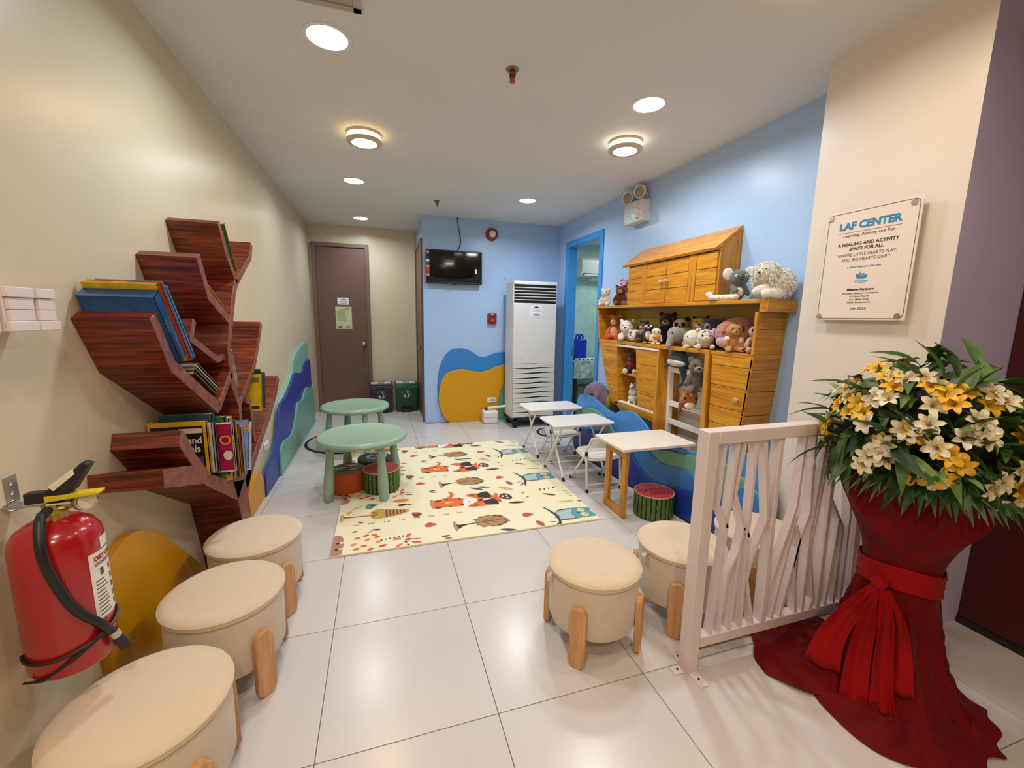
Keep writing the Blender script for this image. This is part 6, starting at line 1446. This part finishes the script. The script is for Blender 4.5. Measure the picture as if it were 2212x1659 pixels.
line('July 2025', 0.014, 1.460, 0.07, sgrey, 0.0002)

# ================================================================ FLOWER STAND
FC = Vector((2.755, 0.935, 0))
fs = thing('flower_stand', 'pedestal draped in dark red cloth tied with a brighter red bow', 'stand', FC)
redc = mat('drape_red', '66060c', 0.8, var=0.1, vscale=9, bump=0.1, bscale=600, bdist=0.0004, spec=0.15, sheen=0.04)
redb = mat('bow_red', '96070d', 0.75, var=0.06, vscale=14, bump=0.05, bscale=600, bdist=0.0003, spec=0.15, sheen=0.04)
prof = [(0.0, 0.315), (0.004, 0.30), (0.02, 0.262), (0.06, 0.21), (0.13, 0.165), (0.22, 0.135), (0.32, 0.12), (0.42, 0.112), (0.5, 0.108), (0.56, 0.116), (0.62, 0.138), (0.70, 0.172), (0.78, 0.195), (0.86, 0.205), (0.92, 0.2), (0.945, 0.17)]
NA, NZ = 200, 60
def rprof(z):
    for (z0, r0), (z1, r1) in zip(prof, prof[1:]):
        if z <= z1: return r0 + (r1 - r0) * (z - z0) / (z1 - z0)
    return prof[-1][1]
gg = G(); vs_ = []; fs_ = []
for i in range(NZ + 1):
    z = 0.945 * (i / NZ) ** 1.25
    r0 = rprof(z)
    for j in range(NA):
        a = 2 * PI * j / NA
        fold = 0.0
        da = (a - rad(215) + PI) % (2 * PI) - PI          # 0 where the cloth is gathered under the knot
        if z > 0.5:
            k = (z - 0.5) / 0.44
            ph = 15.0 * (z - 0.46) / (abs(da) + 0.45)
            fold = 0.034 * (1 - abs(math.sin(ph))) ** 1.5 * min(1, k * 3) * (1.15 - 0.75 * k) + 0.010 * math.sin(6 * a + 7 * z) * k
        else:
            k = (0.5 - z) / 0.5
            fold = 0.03 * (1 - abs(math.sin(4.5 * a + 2.5 * z))) ** 2 * min(1, 2 * k) + 0.006 * math.sin(17 * a + 1) * k
            fold += 0.05 * k ** 4 * math.sin(3 * a + 0.8) + 0.035 * k ** 4 * math.sin(5 * a)
        r = r0 + fold
        if z < 0.2: r += 0.12 * ((0.2 - z) / 0.2) ** 2 * max(0, math.cos(a - rad(112))) ** 2
        zz = z
        if z < 0.05: zz = 0.004 + 0.02 * (1 + math.sin(11 * a)) * 0.5 * (1 - z / 0.05) * 0.6 + z * 0.9
        vs_.append((FC.x + r * math.cos(a), FC.y + r * math.sin(a), zz))
for i in range(NZ):
    for j in range(NA):
        fs_.append((i * NA + j, i * NA + (j + 1) % NA, (i + 1) * NA + (j + 1) % NA, (i + 1) * NA + j))
gg.add(vs_, fs_); gg.obj('drape', redc, fs, sharp=80)
G().lathe([(0.0001, 0.93), (0.17, 0.935), (0.17, 0.95), (0.0001, 0.95)], FC, 32).obj('pedestal_top', mat('pedestal', '4a1414', 0.7), fs)
# trailing skirt pieces on the floor
def puddle(name, pts, h, seed):
    rr = random.Random(seed)
    out = smooth_closed(pts, 6); n = len(out)
    c = Vector((sum(p[0] for p in out) / n, sum(p[1] for p in out) / n))
    gg = G(); v_ = []; f_ = []
    K = 7
    for q in range(K + 1):
        t_ = q / K
        for i, p in enumerate(out):
            d_ = Vector(p) - c
            pp = c + d_ * t_
            z = h * (1 - t_ ** 2) + (0.018 * math.sin(i * 0.55 + seed) + 0.012 * math.sin(i * 1.3 + q)) * (1 - abs(2 * t_ - 1)) + 0.005
            v_.append((pp.x, pp.y, max(0.004, z)))
    for q in range(K):
        for i in range(n): f_.append((q * n + i, q * n + (i + 1) % n, (q + 1) * n + (i + 1) % n, (q + 1) * n + i))
    gg.add(v_, f_); gg.obj(name, redc, fs, sharp=80)
puddle('train', [(2.64, 1.27), (2.56, 1.2), (2.5, 1.08), (2.48, 0.96), (2.6, 0.92), (2.72, 1.0), (2.78, 1.12), (2.74, 1.24)], 0.085, 1)
puddle('train', [(2.46, 0.98), (2.415, 0.86), (2.43, 0.74), (2.52, 0.66), (2.66, 0.63), (2.70, 0.66), (2.80, 0.70), (2.74, 0.82), (2.62, 0.92)], 0.05, 2)
puddle('train', [(2.66, 0.66), (2.74, 0.635), (2.84, 0.65), (2.875, 0.668), (2.85, 0.71), (2.88, 0.76), (2.86, 0.82), (2.78, 0.84), (2.70, 0.78)], 0.045, 3)
# sash and bow
gs = G(); v_ = []; f_ = []
for i in range(10):
    z = 0.445 + 0.085 * i / 9
    for j in range(64):
        a = 2 * PI * j / 64
        r = rprof(z) + 0.012 + 0.003 * math.sin(i * 2.6) + 0.002 * math.sin(9 * a + i)
        v_.append((FC.x + r * math.cos(a), FC.y + r * math.sin(a), z + 0.012 * math.sin(a * 2 + 0.4)))
for i in range(9):
    for j in range(64): f_.append((i * 64 + j, i * 64 + (j + 1) % 64, (i + 1) * 64 + (j + 1) % 64, (i + 1) * 64 + j))
gs.add(v_, f_); gs.obj('sash', redb, fs, sharp=80)
view = Vector((0.9125 - FC.x, -FC.y, 0)).normalized()      # towards the room side where the bow hangs
side = Vector((-view.y, view.x, 0))
if side.dot(Vector((1, 0, 0))) < 0: side = -side
def bow_pt(s_, z, d_): return FC + side * s_ + view * d_ + Vector((0, 0, z))
kn = bow_pt(-0.045, 0.468, 0.135)
G().ell(kn, (0.024, 0.024, 0.024)).obj('knot', redb, fs)
def ribbon(name, path, w0, w1, curl=0.0, th=0.0018):
    """path of (side, z, depth); a soft strip hanging in the side direction with cupped folds"""
    P = smooth_open(path, 6); n = len(P); gg = G(); v_ = []; f_ = []
    K = 9
    for i, (s_, z, d_) in enumerate(P):
        t_ = i / (n - 1); w_ = w0 + (w1 - w0) * t_
        for k in range(K):
            u = k / (K - 1) - 0.5
            v_.append(bow_pt(s_ + u * w_, z + 0.0, d_ + curl * math.cos(u * PI * 3) * min(1, t_ * 2.5) * 0.5 + 0.004 * math.sin(u * 12 + i * 0.3)))
    for i in range(n - 1):
        for k in range(K - 1): f_.append((i * K + k, i * K + k + 1, (i + 1) * K + k + 1, (i + 1) * K + k))
    gg.add(v_, f_); o = gg.obj(name, redb, fs, sharp=80)
    so = o.modifiers.new('thick', 'SOLIDIFY'); so.thickness = th
ribbon('bow_tail', [(-0.05, 0.46, 0.14), (-0.10, 0.36, 0.16), (-0.15, 0.22, 0.19), (-0.165, 0.10, 0.22)], 0.03, 0.11, 0.02)
ribbon('bow_tail', [(-0.04, 0.455, 0.145), (-0.055, 0.34, 0.165), (-0.065, 0.18, 0.19), (-0.06, 0.02, 0.24)], 0.03, 0.085, 0.02)
ribbon('bow_loop', [(-0.03, 0.455, 0.15), (-0.01, 0.36, 0.175), (0.0, 0.22, 0.195), (0.01, 0.10, 0.215), (0.02, 0.05, 0.235)], 0.025, 0.075, 0.022)
ribbon('bow_loop', [(-0.025, 0.455, 0.145), (0.02, 0.36, 0.165), (0.045, 0.24, 0.18), (0.055, 0.12, 0.2)], 0.025, 0.07, 0.018)

# flowers
fa = thing('flower_arrangement', 'dome of yellow and white lilies with dark green leaves on the draped stand', 'flowers', FC + Vector((0, 0, 0.93)))
CC = FC + Vector((0, 0, 0.95))
RX, RZ = 0.275, 0.30
rr = random.Random(11)
leafm = [mat('leaf_dark', '24401a', 0.45, var=0.2, vscale=30), mat('leaf_mid', '3d6126', 0.45, var=0.2, vscale=30), mat('leaf_pale', '6f8a48', 0.45, var=0.2, vscale=30)]
G().lathe([(0.16, 0.005), (0.2, 0.04), (0.2, 0.1), (0.16, 0.17), (0.08, 0.21), (0.0001, 0.22)], CC, 32).obj('foam_core', mat('core_green', '16260f', 0.9), fa)
def leaf_mesh(L, w_, bend):
    gg = G(); v_ = []; f_ = []
    K = 7
    for i in range(K):
        t_ = i / (K - 1); ww = w_ * math.sin(PI * min(0.98, t_ * 0.93 + 0.05)) * (1 - 0.25 * t_)
        z = -bend * L * t_ * t_
        v_ += [(-ww, L * t_, z + ww * 0.35), (0, L * t_, z), (ww, L * t_, z + ww * 0.35)]
    for i in range(K - 1):
        a = i * 3; f_ += [(a, a + 1, a + 4, a + 3), (a + 1, a + 2, a + 5, a + 4)]
    gg.add(v_, f_)
    return gg.mesh('leaf', sharp=80)
lmesh = []
for mi, m_ in enumerate(leafm):
    for (L, w_, b_) in ((0.11, 0.018, 0.35), (0.15, 0.021, 0.5), (0.10, 0.024, 0.2)):
        me = leaf_mesh(L, w_, b_); me.materials.append(m_); lmesh.append(me)
def place(me, name, pos, direction, roll=None):
    y = Vector(direction).normalized(); x = y.orthogonal().normalized() if roll is None else (Matrix.Rotation(roll, 3, y) @ (y.cross(Vector((0, 0, 1))) if abs(y.z) < 0.97 else Vector((1, 0, 0)))).normalized()
    z = x.cross(y).normalized(); x = y.cross(z)
    o = bpy.data.objects.new(name, me); col.objects.link(o)
    p = Vector(pos) - wloc(fa)
    o.parent = fa
    o.matrix_local = Matrix(((x.x, y.x, z.x, p.x), (x.y, y.y, z.y, p.y), (x.z, y.z, z.z, p.z), (0, 0, 0, 1)))
    return o
def dome(u, a, f=1.0):
    q = (1 - u * u) ** 0.5
    n_ = Vector((q * math.cos(a), q * math.sin(a), u))
    return CC + Vector((n_.x * RX * f, n_.y * RX * f, n_.z * RZ * f + 0.03)), n_
for i in range(250):
    u = rr.uniform(-0.3, 1) ; a = rr.uniform(0, 2 * PI)
    p, n_ = dome(u, a, rr.uniform(0.68, 0.99))
    t_ = n_.orthogonal().normalized(); t_ = Matrix.Rotation(rr.uniform(0, 6.28), 3, n_) @ t_
    place(lmesh[rr.choice([0, 0, 1, 1, 2, 3, 4, 4, 5, 6, 7])], 'leaf', p, n_ * rr.uniform(0.35, 0.9) + t_ * 0.75, rr.uniform(-0.8, 0.8))
# palm fans at the lower rim
fan = G()
for k in range(17):
    a = rad(-75 + 150 * k / 16)
    d_ = Vector((math.sin(a), math.cos(a), 0)); s2 = Vector((math.cos(a), -math.sin(a), 0))
    L = 0.235 * (1 - 0.12 * abs(a))
    fan.add([(0, 0, 0), d_ * L * 0.55 + s2 * 0.014 + Vector((0, 0, -0.006)), d_ * L + Vector((0, 0, -0.03)), d_ * L * 0.55 - s2 * 0.014 + Vector((0, 0, 0.004))], [(0, 1, 2, 3)])
fanm = fan.mesh('palm_fan', sharp=80); fanm.materials.append(mat('palm_green', '2c4f22', 0.4, var=0.25, vscale=40))
for k, a in enumerate((-150, -128, -105, -85, -172, -60, 165, -35, -10, 140)):
    d_ = Vector((math.cos(rad(a)), math.sin(rad(a)), -0.75))
    place(fanm, 'palm_fan', CC + Vector((math.cos(rad(a)) * 0.14, math.sin(rad(a)) * 0.15, 0.02)), d_, 0.0)
# lilies
def lily(c1, c2, name):
    gg = G()
    for k in range(6):
        a = k * PI / 3
        w_ = 0.0125 if k % 2 else 0.0155
        ca, sa = math.cos(a), math.sin(a)
        prof_ = [(0.004, 0.0, 0.002), (0.012, 0.016, 0.009), (0.026, 0.026, w_), (0.040, 0.027, w_ * 0.8), (0.050, 0.022, 0.002)]
        v_ = []; f_ = []
        for r_, z, ww in prof_:
            v_ += [(r_ * ca - ww * -sa, z + 0.004, r_ * sa - ww * ca), (r_ * ca, z, r_ * sa), (r_ * ca + ww * -sa, z + 0.004, r_ * sa + ww * ca)]
        v_ = [(x, y_, z_) for x, y_, z_ in v_]
        for i in range(4):
            q = i * 3; f_ += [(q, q + 1, q + 4, q + 3), (q + 1, q + 2, q + 5, q + 4)]
        gg.cur = 1 if k % 2 else 0
        gg.T = Matrix.Scale(0.78, 4)
        gg.add(v_, f_)
    gg.cur = 2
    for k in range(5):
        a = k * 2 * PI / 5
        gg.tube([(0, 0.004, 0), (0.006 * math.cos(a), 0.02, 0.006 * math.sin(a)), (0.012 * math.cos(a), 0.034, 0.012 * math.sin(a))], 0.0012, 4)
    gg.cur = 3
    gg.lathe([(0.002, -0.035), (0.004, -0.015), (0.0055, 0.004)], (0, 0, 0), 8, (0, 1, 0))
    me = gg.mesh(name, sharp=80)
    for m_ in (mat('petal_' + c1, c1, 0.5, var=0.12, vscale=60), mat('petal_' + c2, c2, 0.5, var=0.15, vscale=60), mat('stamen', 'b8902a', 0.6), mat('calyx', '7d8a4a', 0.6)): me.materials.append(m_)
    return me

yl = lily('dca81c', 'e3b42c', 'yellow_lily'); wl = lily('e2d8c4', 'ddd0a8', 'white_lily')
camv = (Vector((0.9125, 0, 1.394)) - CC).normalized()
cr = Vector((0, 0, 1)).cross(camv).normalized(); cu = camv.cross(cr)
def spot(sx, sz):
    """point on the dome front at offsets (right, up) as seen from the room"""
    x, z = sx / RX, sz / RZ
    q = max(0.02, 1 - x * x - z * z) ** 0.5
    n_ = (cr * x + Vector((0, 0, 1)) * z + Vector((camv.x, camv.y, 0)).normalized() * q).normalized()
    return CC + Vector((0, 0, 0.03)) + cr * sx + Vector((0, 0, sz)) + Vector((camv.x, camv.y, 0)).normalized() * q * RX * 0.97, n_
YEL = [(-0.27, 0.02), (-0.235, 0.055), (-0.245, 0.0), (-0.22, 0.11), (-0.185, 0.10), (-0.165, 0.135), (-0.15, 0.105), (-0.2, 0.165), (-0.135, 0.245), (-0.105, 0.225), (-0.085, 0.2), (-0.16, 0.255), (0.0, 0.215), (0.035, 0.195), (0.055, 0.17), (0.06, 0.02), (0.085, 0.0), (0.05, -0.045), (0.25, 0.1), (0.21, -0.06)]
WHI = [(-0.235, 0.15), (-0.195, 0.145), (-0.125, 0.155), (-0.095, 0.16), (-0.135, 0.075), (-0.045, 0.08), (-0.03, 0.06), (-0.09, 0.0), (-0.115, -0.025), (-0.075, 0.025), (-0.125, -0.06), (0.01, 0.105), (0.035, 0.04), (0.12, 0.11), (0.105, 0.13), (0.125, 0.085), (0.155, 0.185), (0.125, 0.205), (0.2, 0.17), (0.225, 0.125), (0.17, -0.04), (0.15, -0.06), (0.2, 0.0), (0.24, 0.03), (-0.02, 0.235), (-0.05, 0.225), (0.2, -0.11), (0.22, 0.06)]
for lst, me in ((YEL, yl), (WHI, wl)):
    for sx, sz in lst:
        if (sx / RX) ** 2 + (sz / RZ) ** 2 > 0.98:
            k = 0.98 / ((sx / RX) ** 2 + (sz / RZ) ** 2); sx *= k ** 0.5; sz *= k ** 0.5
        p, n_ = spot(sx, sz - 0.0)
        place(me, 'yellow_lily' if me is yl else 'white_lily', p, n_ + Vector((rr.uniform(-.3, .3), rr.uniform(-.3, .3), rr.uniform(-.1, .3))), rr.uniform(0, 6))
for i in range(40):     # extra leaves and small blooms across the side facing the room
    sx = rr.uniform(-0.24, 0.24); sz = rr.uniform(-0.06, 0.24)
    if (sx / RX) ** 2 + (sz / RZ) ** 2 > 0.9: continue
    p, n_ = spot(sx, sz); t_ = Matrix.Rotation(rr.uniform(0, 6.28), 3, n_) @ n_.orthogonal().normalized()
    place(lmesh[rr.choice([0, 1, 3, 4, 4, 5, 7])], 'leaf', p - n_ * 0.045, n_ * 0.55 + t_ * 0.8, rr.uniform(-0.8, 0.8))
    if i % 3 == 0: place(wl if i % 2 else yl, 'white_lily' if i % 2 else 'yellow_lily', p - n_ * 0.01, n_ + t_ * 0.3, rr.uniform(0, 6))
for i in range(26):     # flowers round the back of the dome
    u = rr.uniform(0.05, 0.95); a = rr.uniform(rad(-20), rad(150))
    p, n_ = dome(u, a, 0.97)
    place(yl if i % 2 else wl, 'yellow_lily' if i % 2 else 'white_lily', p, n_, rr.uniform(0, 6))
for (sx, sz, dx, dz, mi) in ((0.06, 0.24, 0.05, 0.12, 8), (0.08, 0.23, 0.12, 0.1, 8), (0.03, 0.25, -0.02, 0.14, 4), (-0.02, 0.26, -0.1, 0.1, 4), (-0.2, 0.2, -0.12, 0.06, 7), (-0.26, 0.1, -0.14, 0.02, 4), (-0.26, -0.05, -0.14, -0.03, 4), (0.1, 0.24, 0.06, 0.16, 5)):
    p, n_ = spot(sx * 0.9, sz * 0.9); place(lmesh[mi], 'leaf', p, cr * dx + Vector((0, 0, dz)) + n_ * 0.05, 0.3)
